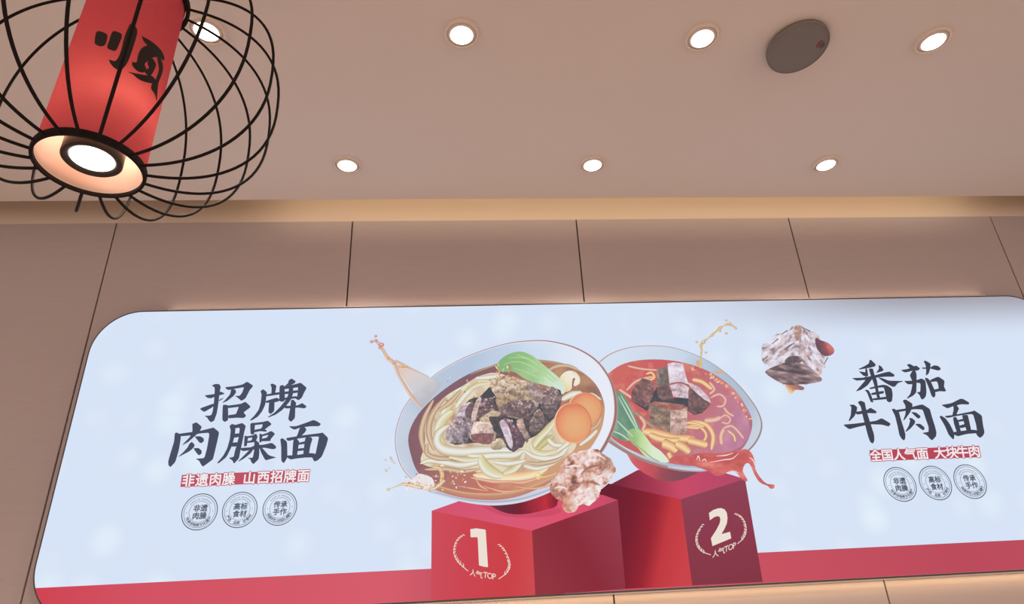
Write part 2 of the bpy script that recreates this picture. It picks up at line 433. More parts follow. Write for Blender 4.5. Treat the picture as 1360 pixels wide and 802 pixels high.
# lit white face with the faint pattern of the LEDs behind it
def face_material():
    m = bpy.data.materials.new('backlit_white_print'); m.use_nodes = True
    nt = m.node_tree; nt.nodes.remove(nt.nodes['Principled BSDF'])
    e = nt.nodes.new('ShaderNodeEmission')
    tc = nt.nodes.new('ShaderNodeTexCoord')
    n1 = nt.nodes.new('ShaderNodeTexNoise'); n1.inputs['Scale'].default_value = 1.3; n1.inputs['Detail'].default_value = 2
    vo = nt.nodes.new('ShaderNodeTexVoronoi'); vo.inputs['Scale'].default_value = 5.4; vo.inputs['Randomness'].default_value = 0.7
    nt.links.new(tc.outputs['Object'], n1.inputs['Vector']); nt.links.new(tc.outputs['Object'], vo.inputs['Vector'])
    r1 = nt.nodes.new('ShaderNodeMapRange'); r1.inputs['From Min'].default_value = 0.30; r1.inputs['From Max'].default_value = 0.70; r1.inputs['To Min'].default_value = 0.0; r1.inputs['To Max'].default_value = 1.0
    nt.links.new(n1.outputs['Fac'], r1.inputs['Value'])
    r2 = nt.nodes.new('ShaderNodeMapRange'); r2.interpolation_type = 'SMOOTHSTEP'; r2.inputs['From Min'].default_value = 0.0; r2.inputs['From Max'].default_value = 0.6; r2.inputs['To Min'].default_value = 1.0; r2.inputs['To Max'].default_value = 0.0
    nt.links.new(vo.outputs['Distance'], r2.inputs['Value'])
    mu = nt.nodes.new('ShaderNodeMath'); mu.operation = 'MULTIPLY'
    nt.links.new(r1.outputs[0], mu.inputs[0]); nt.links.new(r2.outputs[0], mu.inputs[1])
    mx = nt.nodes.new('ShaderNodeMix'); mx.data_type = 'RGBA'
    mx.inputs['A'].default_value = rgba(215, 227, 246); mx.inputs['B'].default_value = rgba(232, 245, 252)
    nt.links.new(mu.outputs[0], mx.inputs['Factor'])
    # backlight falloff towards the upper right edge, painted into the emission colour
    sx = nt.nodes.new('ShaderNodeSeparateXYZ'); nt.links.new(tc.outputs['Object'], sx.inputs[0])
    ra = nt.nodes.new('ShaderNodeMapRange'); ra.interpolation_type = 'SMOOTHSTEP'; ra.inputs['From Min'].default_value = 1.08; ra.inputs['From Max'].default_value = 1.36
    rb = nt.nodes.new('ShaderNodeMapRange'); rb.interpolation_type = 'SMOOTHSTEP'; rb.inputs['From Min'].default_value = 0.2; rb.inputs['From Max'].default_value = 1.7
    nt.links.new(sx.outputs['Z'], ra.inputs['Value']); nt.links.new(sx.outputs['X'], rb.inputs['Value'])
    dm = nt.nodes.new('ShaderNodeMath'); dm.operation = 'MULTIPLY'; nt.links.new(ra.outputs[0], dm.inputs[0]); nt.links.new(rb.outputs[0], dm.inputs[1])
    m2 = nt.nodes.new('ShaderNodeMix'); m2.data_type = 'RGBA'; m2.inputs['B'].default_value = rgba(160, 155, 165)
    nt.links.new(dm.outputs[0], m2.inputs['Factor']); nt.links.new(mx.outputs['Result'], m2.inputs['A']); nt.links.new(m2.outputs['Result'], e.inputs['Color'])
    nt.links.new(e.outputs[0], nt.nodes['Material Output'].inputs['Surface'])
    return m
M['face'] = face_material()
M['print'] = bpy.data.materials.new('backlit_colour_print'); M['print'].use_nodes = True
nt = M['print'].node_tree; nt.nodes.remove(nt.nodes['Principled BSDF'])
_e = nt.nodes.new('ShaderNodeEmission'); _a = nt.nodes.new('ShaderNodeAttribute'); _a.attribute_name = 'Col'
nt.links.new(_a.outputs['Color'], _e.inputs['Color']); nt.links.new(_e.outputs[0], nt.nodes['Material Output'].inputs['Surface'])
M['print'].cycles.emission_sampling = 'NONE'

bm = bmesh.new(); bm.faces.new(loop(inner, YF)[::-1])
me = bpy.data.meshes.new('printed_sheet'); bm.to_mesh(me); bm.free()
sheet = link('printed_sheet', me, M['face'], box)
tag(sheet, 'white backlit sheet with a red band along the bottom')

# ---- flat print: coloured patches on the sheet, drawn over each other in order
def plane(px):
    px = np.asarray(px, float).reshape(-1, 2)
    d = rays(px[:, 0], px[:, 1]); k = YF / d[:, 1]
    return np.stack([d[:, 0] * k, d[:, 2] * k + CAM_H], 1)

LAYER = [0]
PALE_HAZE = lin((205, 220, 240))
class Print:
    def __init__(self, name, label=None, haze=0.0):
        self.h = haze; self.n = name; self.label = label; self.v = []; self.f = []; self.c = []; self.k = 0
    def add(self, xz, faces, cols):
        LAYER[0] += 1
        y = YF - 0.0003 - 0.000012 * LAYER[0]
        b = self.k
        self.v.append(np.stack([xz[:, 0] - CX, np.full(len(xz), y - D), xz[:, 1] - BZ0], 1))
        cols = np.broadcast_to(np.asarray(cols, float), (len(xz), 3))
        self.c.append(cols * (1 - self.h) + PALE_HAZE * self.h)          # pale haze mixed into the print colours
        self.f += [tuple(i + b for i in t) for t in faces]; self.k += len(xz)
    def fill(self, px, col, step=None, smooth=0, rough=0.0):
        px = catmull(px, smooth) if smooth else np.asarray(px, float)
        if rough: px = px + rough * 2 * np.stack([fbm(px[:, 0], px[:, 1], 4, 3) - .5, fbm(px[:, 0] + 71, px[:, 1] + 13, 4, 3) - .5], 1)
        if callable(col):
            v, f = triangulate(px, step or 1.6); c = col(v[:, 0], v[:, 1])
        else:
            v, f = triangulate(px, None); c = np.asarray(col, float)
        self.add(plane(v), f, lin(np.clip(c, 0, 255)))
    def stroke(self, px, w, prof, sub=5, taper=None):
        """ribbon with a colour profile across it; prof = [(u, rgb)...] with u from -1 to 1"""
        P = catmull(px, sub, False); n = len(P)
        w = np.interp(np.linspace(0, 1, n), np.linspace(0, 1, len(w)), w) if hasattr(w, '__len__') else np.full(n, float(w))
        if taper: w = w * np.clip(np.minimum(np.linspace(0, 1, n), np.linspace(1, 0, n)) / taper, 0.15, 1) ** 0.5
        T = np.gradient(P, axis=0); T /= np.linalg.norm(T, axis=1)[:, None] + 1e-9
        N = np.stack([-T[:, 1], T[:, 0]], 1)
        m = len(prof); V = []; Cc = []
        for u, c in prof:
            V.append(P + N * (w * u * 0.5)[:, None]); Cc.append(np.broadcast_to(np.asarray(c, float), (n, 3)))
        V = np.concatenate(V); Cc = np.concatenate(Cc)
        f = [(j * n + i, j * n + i + 1, (j + 1) * n + i + 1, (j + 1) * n + i) for j in range(m - 1) for i in range(n - 1)]
        self.add(plane(V), f, lin(np.clip(Cc, 0, 255)))
    def blob(self, x, y, rx, ry, col, rot=0, n=14):
        a = np.linspace(0, 2 * np.pi, n, endpoint=False); c, s = math.cos(rot), math.sin(rot)
        X, Y = rx * np.cos(a), ry * np.sin(a)
        self.fill(np.stack([x + X * c - Y * s, y + X * s + Y * c], 1), col)
    def build(self, parent):
        me = bpy.data.meshes.new(self.n); me.from_pydata(np.concatenate(self.v).tolist(), [], self.f)
        at = me.color_attributes.new('Col', 'FLOAT_COLOR', 'POINT')
        c = np.concatenate(self.c); c = np.concatenate([c, np.ones((len(c), 1))], 1).astype(np.float32)
        at.data.foreach_set('color', c.ravel())
        o = link(self.n, me, M['print'], parent)
        if self.label: o['label'] = self.label
        return o

# value noise used for the colour of the printed food
_rs = np.random.RandomState(5); _T = _rs.rand(256, 256)
def vn(x, y):
    xi = np.floor(x).astype(int); yi = np.floor(y).astype(int); fx = x - xi; fy = y - yi
    fx = fx * fx * (3 - 2 * fx); fy = fy * fy * (3 - 2 * fy)
    g = lambda a, b: _T[a & 255, b & 255]
    return (g(xi, yi) * (1 - fx) + g(xi + 1, yi) * fx) * (1 - fy) + (g(xi, yi + 1) * (1 - fx) + g(xi + 1, yi + 1) * fx) * fy
def fbm(x, y, s=10.0, o=4, sx=1.0, rot=0.0):
    c, sn = math.cos(rot), math.sin(rot)
    u, v = (x * c + y * sn) / s * sx, (-x * sn + y * c) / s
    r = 0; a = 0.5; t = 0
    for k in range(o):
        r = r + a * vn(u + 17.3 * k, v + 9.1 * k); t += a; u, v, a = u * 2.03, v * 2.03, a * 0.55
    return r / t
def ramp(t, stops):
    t = np.clip(np.asarray(t, float), 0, 1); xs = [s[0] for s in stops]; cs = np.array([s[1] for s in stops], float)
    return np.stack([np.interp(t, xs, cs[:, k]) for k in range(3)], -1)
def lerp2(x, y, p0, p1):
    d = np.subtract(p1, p0).astype(float); return ((x - p0[0]) * d[0] + (y - p0[1]) * d[1]) / (d @ d)
def grad(p0, p1, stops, n=0.0, ns=12):
    def f(x, y):
        t = lerp2(x, y, p0, p1)
        if n: t = t + (fbm(x, y, ns) - 0.5) * n
        return ramp(t, stops)
    return f

# ---- red band and blocks
band = Print('printed_red_band', 'red band printed along the bottom edge')
a_in = [(x, z) for x, z in rrect(BX0 + 0.0012, BX1 - 0.0012, BZ0 + 0.0012, BZ1 - 0.0012, BR - 0.0012, 24) if z < 1.4605]
a_in = sorted([q for q in a_in if q[0] < CX], key=lambda q: -q[1]) + sorted([q for q in a_in if q[0] > CX], key=lambda q: q[1])
def bandcol(x): return ramp((x + 1.8) / 4.9, [(0, (208, 66, 80)), (0.08, (210, 82, 98)), (0.3, (214, 94, 108)), (0.36, (188, 78, 96)), (0.58, (204, 84, 98)), (0.8, (188, 76, 92)), (1, (192, 82, 96))])
lx = BX0 + 0.0012 + (BR - math.sqrt(BR ** 2 - (BZ0 + BR - 1.4605) ** 2)); rx = BX1 - (lx - BX0)
low = sorted(a_in, key=lambda q: q[0])
xs = np.unique(np.concatenate([[lx, rx], [q[0] for q in low], np.linspace(lx + 0.01, rx - 0.01, 60)]))
xs = xs[(xs >= lx) & (xs <= rx)]
zb = []
for x in xs:
    e = max(BX0 + BR - x, x - (BX1 - BR), 0.0); zb.append(BZ0 + 0.0012 + BR - math.sqrt(max(BR * BR - e * e, 0)))
V = np.concatenate([np.stack([xs, np.array(zb)], 1), np.stack([xs, np.full(len(xs), 1.4605)], 1)])
n = len(xs)
band.add(V, [(i, i + 1, n + i + 1, n + i) for i in range(n - 1)], lin(np.concatenate([bandcol(xs), bandcol(xs)])))
band.build(sheet)

P2 = Print('printed_block', 'dark red printed block under the number two')
P2.fill([(798, 650), (847, 624), (950, 624), (989.5, 636), (904, 663), (806, 657)], grad((806, 655), (985, 632), [(0, (110, 40, 58)), (0.25, (150, 52, 74)), (0.55, (200, 76, 104)), (1, (178, 74, 106))], 0.05), 2.5)
P2.fill([(796, 652), (808, 642), (904, 663), (919.3, 777.4), (828, 782), (800, 700)], grad((800, 700), (915, 722), [(0, (108, 34, 50)), (0.3, (120, 34, 50)), (0.55, (150, 40, 52)), (0.72, (192, 58, 66)), (1, (203, 68, 76))], 0.03), 2.5)
P2.fill([(904, 663), (989.5, 636), (1013, 772.8), (919.3, 777.4)], grad((940, 645), (970, 775), [(0, (143, 68, 88)), (0.5, (140, 60, 78)), (1, (132, 56, 70))], 0.04), 3)
P1 = Print('printed_block', 'bright red printed block under the number one')
P1.fill([(573.4, 678.2), (612, 664.5), (700, 655), (800, 657), (820.5, 664.1), (706.5, 704.7)], grad((580, 672), (815, 690), [(0, (212, 84, 112)), (0.4, (216, 90, 118)), (0.75, (222, 84, 112)), (1, (196, 76, 104))], 0.06), 2.5)
P1.fill([(573.4, 678.2), (706.5, 704.7), (711, 791), (572.4, 797.4)], grad((573, 740), (709, 748), [(0, (205, 78, 92)), (0.35, (204, 70, 82)), (0.75, (203, 66, 72)), (1, (206, 76, 80))], 0.05), 3)
P1.fill([(706.5, 704.7), (820.5, 664.1), (830.7, 782), (711, 791)], grad((712, 760), (825, 700), [(0, (148, 54, 66)), (0.5, (138, 46, 60)), (1, (150, 62, 78))], 0.04), 3)
P2.build(sheet)

# ---- bowl 2
OX, OY, S2 = 780, 410, 3.0853
def b2(l): return zz(OX, OY, S2, l)
W2 = Print('printed_beef_noodle_bowl', 'printed pale bowl of red soup with beef cubes and greens', 0.09)
body2 = b2([(150, 560), (165, 600), (195, 645), (250, 683), (310, 705), (380, 702), (450, 672), (500, 640), (400, 600), (250, 570)])
W2.fill(body2, grad(b2([(160, 600)])[0], b2([(470, 670)])[0], [(0, (222, 120, 120)), (0.14, (206, 70, 72)), (0.32, (196, 52, 58)), (0.5, (150, 36, 46)), (0.75, (118, 34, 46)), (1, (110, 36, 50))], 0.12, 10), 1.8, 4)
rim2 = b2([(20, 300), (35, 235), (50, 215), (100, 180), (180, 156), (280, 150), (380, 165), (500, 215), (600, 290), (670, 370), (708, 435), (717, 490), (692, 550), (640, 600), (560, 642), (470, 662), (380, 658), (260, 628), (170, 588), (90, 532), (40, 470), (15, 390)])
W2.fill(rim2, grad(b2([(200, 160)])[0], b2([(420, 660)])[0], [(0, (196, 160, 150)), (0.3, (178, 160, 160)), (0.7, (160, 130, 130)), (1, (150, 120, 120))]), 3, 4)
def shrink(p, c, k, dx=0, dy=0): return [(c[0] + (x - c[0]) * k + dx, c[1] + (y - c[1]) * k + dy) for x, y in p]
c2 = b2([(370, 405)])[0]
W2.fill(shrink(rim2, c2, 0.982, 0, -0.4), lambda x, y: ramp(lerp2(x, y, b2([(150, 200)])[0], b2([(690, 480)])[0]) + (fbm(x, y, 30) - .5) * .2, [(0, (214, 224, 240)), (0.35, (200, 214, 230)), (0.6, (170, 188, 206)), (0.85, (176, 190, 206)), (1, (200, 208, 220))]), 2.5, 4)
W2.stroke(b2([(40, 500), (90, 540), (170, 590), (260, 630), (380, 660), (470, 664)]), [3, 5, 5, 4.5, 4, 2], [(-1, (196, 190, 196)), (-0.2, (150, 104, 92)), (0.4, (176, 128, 112)), (1, (150, 90, 78))])
W2.stroke(b2([(330, 648), (400, 658), (470, 661), (540, 648)]), [2, 4, 5, 3], [(-1, (216, 220, 232)), (0.3, (190, 190, 206)), (1, (150, 110, 118))])
soup2 = b2([(60, 300), (95, 258), (150, 225), (230, 209), (330, 210), (430, 230), (520, 268), (600, 328), (650, 398), (676, 462), (662, 530), (622, 585), (540, 622), (440, 645), (330, 632), (230, 602), (130, 552), (80, 500), (55, 400)])
def soupcol2(x, y):
    t = lerp2(x, y, b2([(120, 300)])[0], b2([(640, 540)])[0])
    base = ramp(t + (fbm(x, y, 14) - .5) * .3, [(0, (206, 88, 70)), (0.2, (200, 70, 66)), (0.45, (196, 84, 80)), (0.7, (192, 104, 118)), (0.9, (190, 116, 140)), (1, (172, 98, 120))])
    w = np.clip((fbm(x, y, 9, 4) - .55) * 4, 0, 1)[:, None]
    return base * (1 - w * .5) + np.array((232, 150, 120)) * w * .5
W2.fill(soup2, soupcol2, 1.5, 4)
# frothy red edge on the right and upper right
rng = random.Random(4)
for k in range(46):
    t = rng.random(); P = catmull(b2([(430, 236), (520, 276), (600, 336), (648, 404), (668, 462)]), 10, False); q = P[int(t * (len(P) - 1))]
    W2.blob(q[0] - rng.random() * 5, q[1] + rng.random() * 4 - 1.5, 1 + rng.random() * 2.2, 0.7 + rng.random() * 1.2, rng.choice([(232, 170, 120), (222, 130, 96), (206, 96, 84), (240, 196, 150)]), rng.random() * 3, 8)
W2.fill(b2([(560, 470), (600, 420), (640, 430), (664, 480), (650, 540), (610, 575), (560, 580), (545, 530)]), lambda x, y: ramp(fbm(x, y, 16), [(0, (172, 100, 132)), (0.5, (192, 120, 148)), (1, (212, 150, 164))]), 2, 4)
NOO = [(-1, (196, 120, 84)), (-0.45, (238, 190, 118)), (0.1, (246, 218, 164)), (0.6, (232, 176, 104)), (1, (190, 110, 76))]
PALE = [(-1, (198, 112, 106)), (-0.45, (222, 164, 140)), (0.15, (238, 204, 176)), (0.6, (222, 160, 138)), (1, (196, 108, 108))]
for pts, w, pr in [([(165, 234), (220, 246), (290, 252)], 3, PALE), ([(160, 335), (195, 300), (235, 285), (275, 278)], 3.4, PALE), ([(130, 330), (160, 350), (190, 370)], 4, PALE),
                   ([(240, 268), (262, 262), (275, 280), (255, 292), (240, 280)], 3.5, NOO), ([(430, 290), (470, 300), (510, 330)], 6, NOO), ([(500, 300), (520, 330), (500, 350)], 4, PALE),
                   ([(505, 365), (540, 350), (566, 372), (556, 398), (530, 400)], 3.6, PALE), ([(560, 405), (575, 425), (600, 440)], 4, PALE), ([(535, 455), (565, 436), (586, 452), (575, 470), (550, 465)], 3.2, PALE),
                   ([(480, 458), (520, 455), (545, 445)], 8, PALE), ([(410, 468), (450, 466), (490, 478), (515, 520), (508, 578)], 6.5, NOO), ([(410, 480), (455, 482), (485, 510), (478, 540), (440, 548)], 4, NOO),
                   ([(560, 492), (548, 520), (550, 556)], 6.5, PALE), ([(556, 490), (590, 480), (620, 505), (640, 532)], 4, PALE), ([(575, 500), (600, 520), (605, 545)], 3.4, NOO),
                   ([(290, 500), (250, 470), (190, 420)], 6, [(-1, (130, 90, 76)), (0, (186, 150, 116)), (1, (140, 96, 80))]), ([(215, 440), (235, 470), (225, 500)], 5, PALE)]:
    W2.stroke(b2(pts), w, pr, taper=0.12)
# beef cubes
def meat(lo, mid, hi, s=5, rot=0.0, sx=0.5, p0=None, p1=None, k=0.35):
    def f(x, y):
        n = fbm(x, y, s, 4, sx, rot) * .6 + fbm(x + 40, y, s * .45, 3) * .4
        t = (n - 0.5) * 2.1 + 0.5
        if p0 is not None: t = t * (1 - k) + k * np.clip(lerp2(x, y, p0, p1), 0, 1)
        return ramp(t, [(0, lo), (0.5, mid), (1, hi)])
    return f
def z790(l): return zz(790, 450, 7.292, l)
def z800(l): return zz(800, 520, 6.167, l)
W2.fill(z790([(350, 600), (540, 560), (600, 470), (680, 580), (900, 560), (960, 640), (900, 700), (700, 660), (540, 640), (505, 700)]), meat((30, 24, 28), (46, 36, 40), (84, 60, 58)), 1.5)
W2.fill(z790([(352, 600), (352, 520), (385, 455), (460, 380), (530, 398), (590, 440), (560, 560), (520, 640), (485, 664)]), meat((84, 46, 46), (128, 78, 72), (172, 120, 106), 5, 0.8), 1.3)
W2.fill(z790([(592, 450), (600, 295), (700, 262), (722, 300), (728, 452), (680, 470)]), meat((84, 66, 58), (128, 106, 92), (168, 144, 126), 4, 1.4), 1.3)
W2.fill(z790([(704, 240), (760, 228), (852, 242), (872, 330), (905, 436), (820, 432), (722, 446)]), meat((176, 150, 160), (222, 206, 216), (244, 236, 244), 5), 1.3)
W2.fill(z790([(590, 470), (700, 440), (740, 500), (755, 565), (660, 600), (610, 560)]), meat((70, 44, 42), (108, 72, 66), (146, 104, 94), 4), 1.3)
W2.fill(z790([(722, 440), (850, 424), (910, 470), (908, 578), (760, 560)]), meat((150, 104, 108), (212, 186, 194), (238, 222, 228), 3.5), 1.2)
W2.stroke(z790([(722, 442), (800, 425), (860, 432), (915, 466)]), 2.2, [(-1, (150, 76, 68)), (1, (176, 100, 90))])
W2.fill(z790([(905, 500), (935, 470), (985, 520), (1090, 600), (1120, 640), (1040, 720), (960, 740), (905, 700)]), meat((66, 38, 38), (112, 70, 66), (168, 116, 104), 4.5, 0.7), 1.2)
W2.fill(z790([(890, 420), (930, 430), (1010, 470), (1100, 560), (1125, 620), (1060, 590), (990, 530), (930, 470)]), meat((176, 140, 140), (216, 196, 204), (240, 226, 232), 4), 1.2)
W2.fill(z800([(380, 100), (430, 80), (540, 92), (660, 108), (698, 128), (690, 160), (556, 168), (430, 130)]), meat((130, 66, 54), (166, 92, 76), (200, 140, 116), 5), 1.3)
W2.fill(z800([(380, 100), (430, 112), (556, 152), (556, 334), (470, 300), (398, 254), (380, 200)]), meat((84, 62, 50), (136, 106, 84), (182, 152, 122), 4.5, 0.5), 1.2)
W2.fill(z800([(556, 152), (640, 150), (696, 128), (692, 330), (640, 366), (556, 334)]), meat((140, 88, 76), (204, 166, 150), (238, 212, 202), 4.5), 1.2)
for pts, w in [([(330, 325), (420, 340), (500, 358), (600, 380), (760, 390)], [9, 13, 12, 10, 12]), ([(380, 350), (460, 385), (560, 400), (640, 400)], [8, 10, 8, 8]), ([(490, 420), (560, 450), (610, 490)], [14, 13, 10]), ([(600, 425), (660, 455), (715, 500)], [11, 12, 9]), ([(700, 400), (780, 420), (860, 440)], 10),
               ([(540, 500), (560, 540), (600, 560)], 7), ([(690, 255), (760, 262), (830, 290)], 4), ([(690, 290), (740, 296), (790, 300)], 4)]:
    W2.stroke(z800(pts), w, NOO, taper=0.1)
W2.fill(z800([(560, 540), (640, 520), (740, 530), (860, 545), (860, 600), (740, 605), (640, 590), (560, 580)]), lambda x, y: ramp(fbm(x, y, 7), [(0, (176, 56, 54)), (0.5, (206, 80, 74)), (1, (236, 140, 120))]), 1.6, 3)
# greens
def z8(l): return z800(l)
W2.fill(z8([(105, 20), (125, 0), (185, 40), (240, 150), (275, 230), (310, 320), (230, 400), (150, 395), (62, 352), (85, 290), (108, 200)]), lambda x, y: ramp(fbm(x, y, 12, 4, 0.4, 1.15), [(0, (70, 112, 84)), (0.45, (104, 146, 116)), (0.8, (160, 196, 160)), (1, (200, 222, 196))]), 1.3, 3)
W2.fill(z8([(200, 330), (300, 305), (400, 430), (480, 490), (545, 572), (480, 578), (400, 550), (340, 520), (290, 460), (240, 420)]), grad(z8([(250, 420)])[0], z8([(420, 440)])[0], [(0, (150, 186, 112)), (0.35, (186, 216, 142)), (0.7, (206, 226, 172)), (1, (222, 234, 204))], 0.25, 9), 1.4, 3)
for pts in ([(130, 40), (190, 150), (240, 240), (300, 340)], [(110, 230), (180, 300), (250, 370)], [(150, 30), (225, 160), (290, 300)], [(75, 320), (150, 350), (220, 400)]):
    W2.stroke(z8(pts), [0.8, 2.2, 2.6, 1.5], [(-1, (150, 186, 150)), (0, (206, 226, 200)), (1, (140, 178, 140))])
W2.stroke(z8([(240, 410), (330, 480), (400, 540), (470, 575)]), [1, 1.6, 1.6, 1], [(-1, (120, 140, 90)), (1, (170, 200, 120))])
# splash over the rim
SPL = lambda x, y: ramp(fbm(x, y, 8, 4, 0.5, 0.1), [(0, (160, 46, 44)), (0.35, (196, 70, 60)), (0.6, (214, 92, 78)), (0.85, (232, 140, 124)), (1, (250, 214, 206))])
def z890(l): return zz(890, 520, 5.727, l)
W2.fill(z890([(110, 520), (200, 470), (330, 468), (430, 462), (520, 448), (580, 438), (620, 470), (640, 520), (648, 590), (690, 660), (735, 700), (790, 708), (788, 734), (762, 738), (738, 716), (680, 690), (640, 630), (604, 552), (570, 552), (552, 606), (586, 668), (576, 684), (540, 662), (500, 616), (440, 610), (400, 634), (345, 640), (290, 604), (180, 566)]), SPL, 1.2, 3)
for pts in ([(300, 540), (400, 520), (470, 510), (520, 470)], [(350, 490), (420, 485), (480, 466)], [(200, 520), (215, 490), (225, 530)], [(440, 612), (480, 606), (520, 618)], [(600, 500), (628, 520), (640, 560)], [(240, 530), (262, 515), (275, 535)]):
    W2.stroke(z890(pts), [0.6, 1.8, 0.6], [(-1, (240, 190, 180)), (0, (252, 236, 232)), (1, (230, 150, 136))])
# golden droplets thrown up
GOLD = [(-1, (196, 160, 104)), (0, (226, 200, 140)), (1, (206, 166, 100))]
def z900(l): return zz(900, 415, 6.683, l)
W2.stroke(z900([(205, 495), (204, 440), (207, 390), (212, 330), (208, 290), (235, 255), (270, 230), (310, 195), (345, 165), (375, 140), (410, 118), (450, 104), (485, 118), (518, 140)]), [4.5, 2.4, 2.2, 2.6, 4.4, 3.6, 1.4, 3.4, 2.4, 4.6, 1.2, 4.2, 2.4, 2.6], GOLD)
for x, y, r in [(430, 70, 1.8), (430, 185, 2.2), (168, 262, 1.9), (250, 355, 2.0), (210, 350, 1.8), (375, 165, 2.0), (460, 100, 2.6), (515, 142, 2.0), (305, 205, 2.0), (230, 262, 3.0)]:
    q = z900([(x, y)])[0]; W2.blob(q[0], q[1], r, r * .8, (206, 174, 116)); W2.blob(q[0] - .4, q[1] - .4, r * .4, r * .4, (240, 222, 176))
for x, y, rx_, ry_ in [(180, 450, 5, 7), (350, 530, 8, 3), (390, 525, 4, 4)]:
    q = z900([(x, y)])[0]; W2.blob(q[0], q[1], rx_ * .6, ry_ * .6, (218, 170, 120))
W2.build(sheet)

# ---- bowl 1
def b1(l): return zz(480, 430, 2.97, l)
def z600(l): return zz(600, 600, 8.02, l)
def z590(l): return zz(590, 530, 7.292, l)
def z59t(l): return zz(590, 445, 7.29, l)
W1 = Print('printed_noodle_bowl', 'printed pale bowl of brown soup with noodles, meat and carrot slices', 0.09)
P1.fill(z600([(300, 560), (450, 570), (560, 645), (720, 668), (880, 655), (1120, 600), (1160, 640), (1000, 690), (700, 700), (480, 660)]), (206, 78, 106), None, 3)
P1.fill(z600([(400, 545), (440, 590), (520, 632), (620, 660), (740, 666), (860, 652), (1000, 618), (1120, 570), (1120, 400), (1030, 350), (700, 450)]),
        grad(z600([(430, 600)])[0], z600([(1090, 480)])[0], [(0, (120, 50, 66)), (0.25, (104, 44, 58)), (0.45, (118, 38, 52)), (0.65, (158, 46, 62)), (0.85, (190, 52, 66)), (1, (140, 40, 56))], 0.12, 9), 1.8, 3)
P1.build(sheet)
rim1 = b1([(680, 65), (560, 80), (400, 135), (270, 215), (180, 310), (140, 400), (133, 480), (155, 560), (205, 620), (280, 665), (400, 700), (520, 713), (640, 698), (760, 655), (870, 585), (950, 500), (998, 400), (1006, 310), (984, 220), (930, 145), (850, 95), (760, 70)])
c1 = b1([(570, 390)])[0]
def rimcol(x, y):
    t = (x - 525) / 295.0
    return ramp(t + (y - 560) * 0.0006, [(0, (172, 132, 148)), (0.2, (176, 134, 140)), (0.6, (168, 120, 116)), (0.85, (158, 96, 84)), (1, (150, 88, 76))])
W1.fill(rim1, rimcol, 3, 5)
W1.fill(shrink(rim1, c1, 0.989, -0.6, 0.1), (232, 228, 236), None, 5)
def wall1(x, y):
    t = (x - 525) / 290.0; v = (y - 452) / 220.0
    a = ramp(t + (fbm(x, y, 40) - .5) * .15, [(0, (206, 214, 230)), (0.12, (186, 196, 214)), (0.35, (180, 196, 220)), (0.6, (206, 220, 238)), (0.85, (228, 234, 248)), (1, (236, 238, 248))])
    b = np.array((196, 198, 214.))
    k = np.clip((v - 0.78) * 4, 0, 1)[:, None]
    return a * (1 - k) + b * k
W1.fill(shrink(rim1, c1, 0.979, -1.2, 0.2), wall1, 2.5, 5)
# brown band on the right of the rim
W1.stroke(b1([(930, 148), (982, 222), (1003, 310), (996, 400), (950, 496), (890, 566)]), [0.8, 3, 4.2, 5.0, 4.4, 2], [(-1, (196, 160, 156)), (-0.3, (160, 98, 84)), (0.4, (146, 84, 72)), (1, (184, 140, 130))])
W1.stroke(b1([(260, 660), (400, 696), (520, 708), (640, 694), (760, 650), (850, 596)]), [2, 4.5, 6, 5.5, 4.5, 2], [(-1, (160, 150, 172)), (-0.35, (190, 190, 208)), (0.5, (226, 228, 238)), (1, (190, 186, 200))])
soup1 = b1([(186, 440), (196, 520), (226, 590), (290, 640), (400, 672), (520, 684), (620, 672), (720, 636), (800, 590), (880, 520), (940, 430), (958, 360), (955, 305), (925, 240), (870, 190), (800, 158), (720, 144), (640, 142), (540, 158), (420, 200), (310, 272), (225, 356)])
def soupcol1(x, y):
    t = lerp2(x, y, b1([(230, 330)])[0], b1([(640, 660)])[0])
    a = ramp(t + (fbm(x, y, 16) - .5) * .4, [(0, (122, 72, 78)), (0.3, (134, 76, 80)), (0.55, (176, 104, 86)), (0.8, (196, 100, 76)), (1, (206, 150, 104))])
    r = ramp((fbm(x, y, 14) - .5) * 1.5 + .5, [(0, (134, 82, 60)), (0.5, (166, 108, 72)), (1, (190, 146, 100))])
    k = np.clip((x - 680) / 60.0, 0, 1)[:, None] * np.clip((560 - y) / 40.0, 0, 1)[:, None]
    return a * (1 - k) + r * k
W1.fill(soup1, soupcol1, 1.7, 4)
W1.stroke(b1([(215, 590), (290, 642), (400, 674), (520, 682), (620, 668), (720, 630), (800, 585)]), [2, 7, 8, 9, 8, 6, 3], [(-1, (216, 176, 130)), (-0.2, (196, 130, 92)), (1, (190, 110, 84))])
W1.stroke(b1([(430, 200), (540, 160), (640, 146), (720, 148), (800, 162), (870, 194)]), [1, 3, 3, 3.5, 3, 1], [(-1, (170, 140, 120)), (0, (186, 150, 100)), (1, (166, 110, 80))])
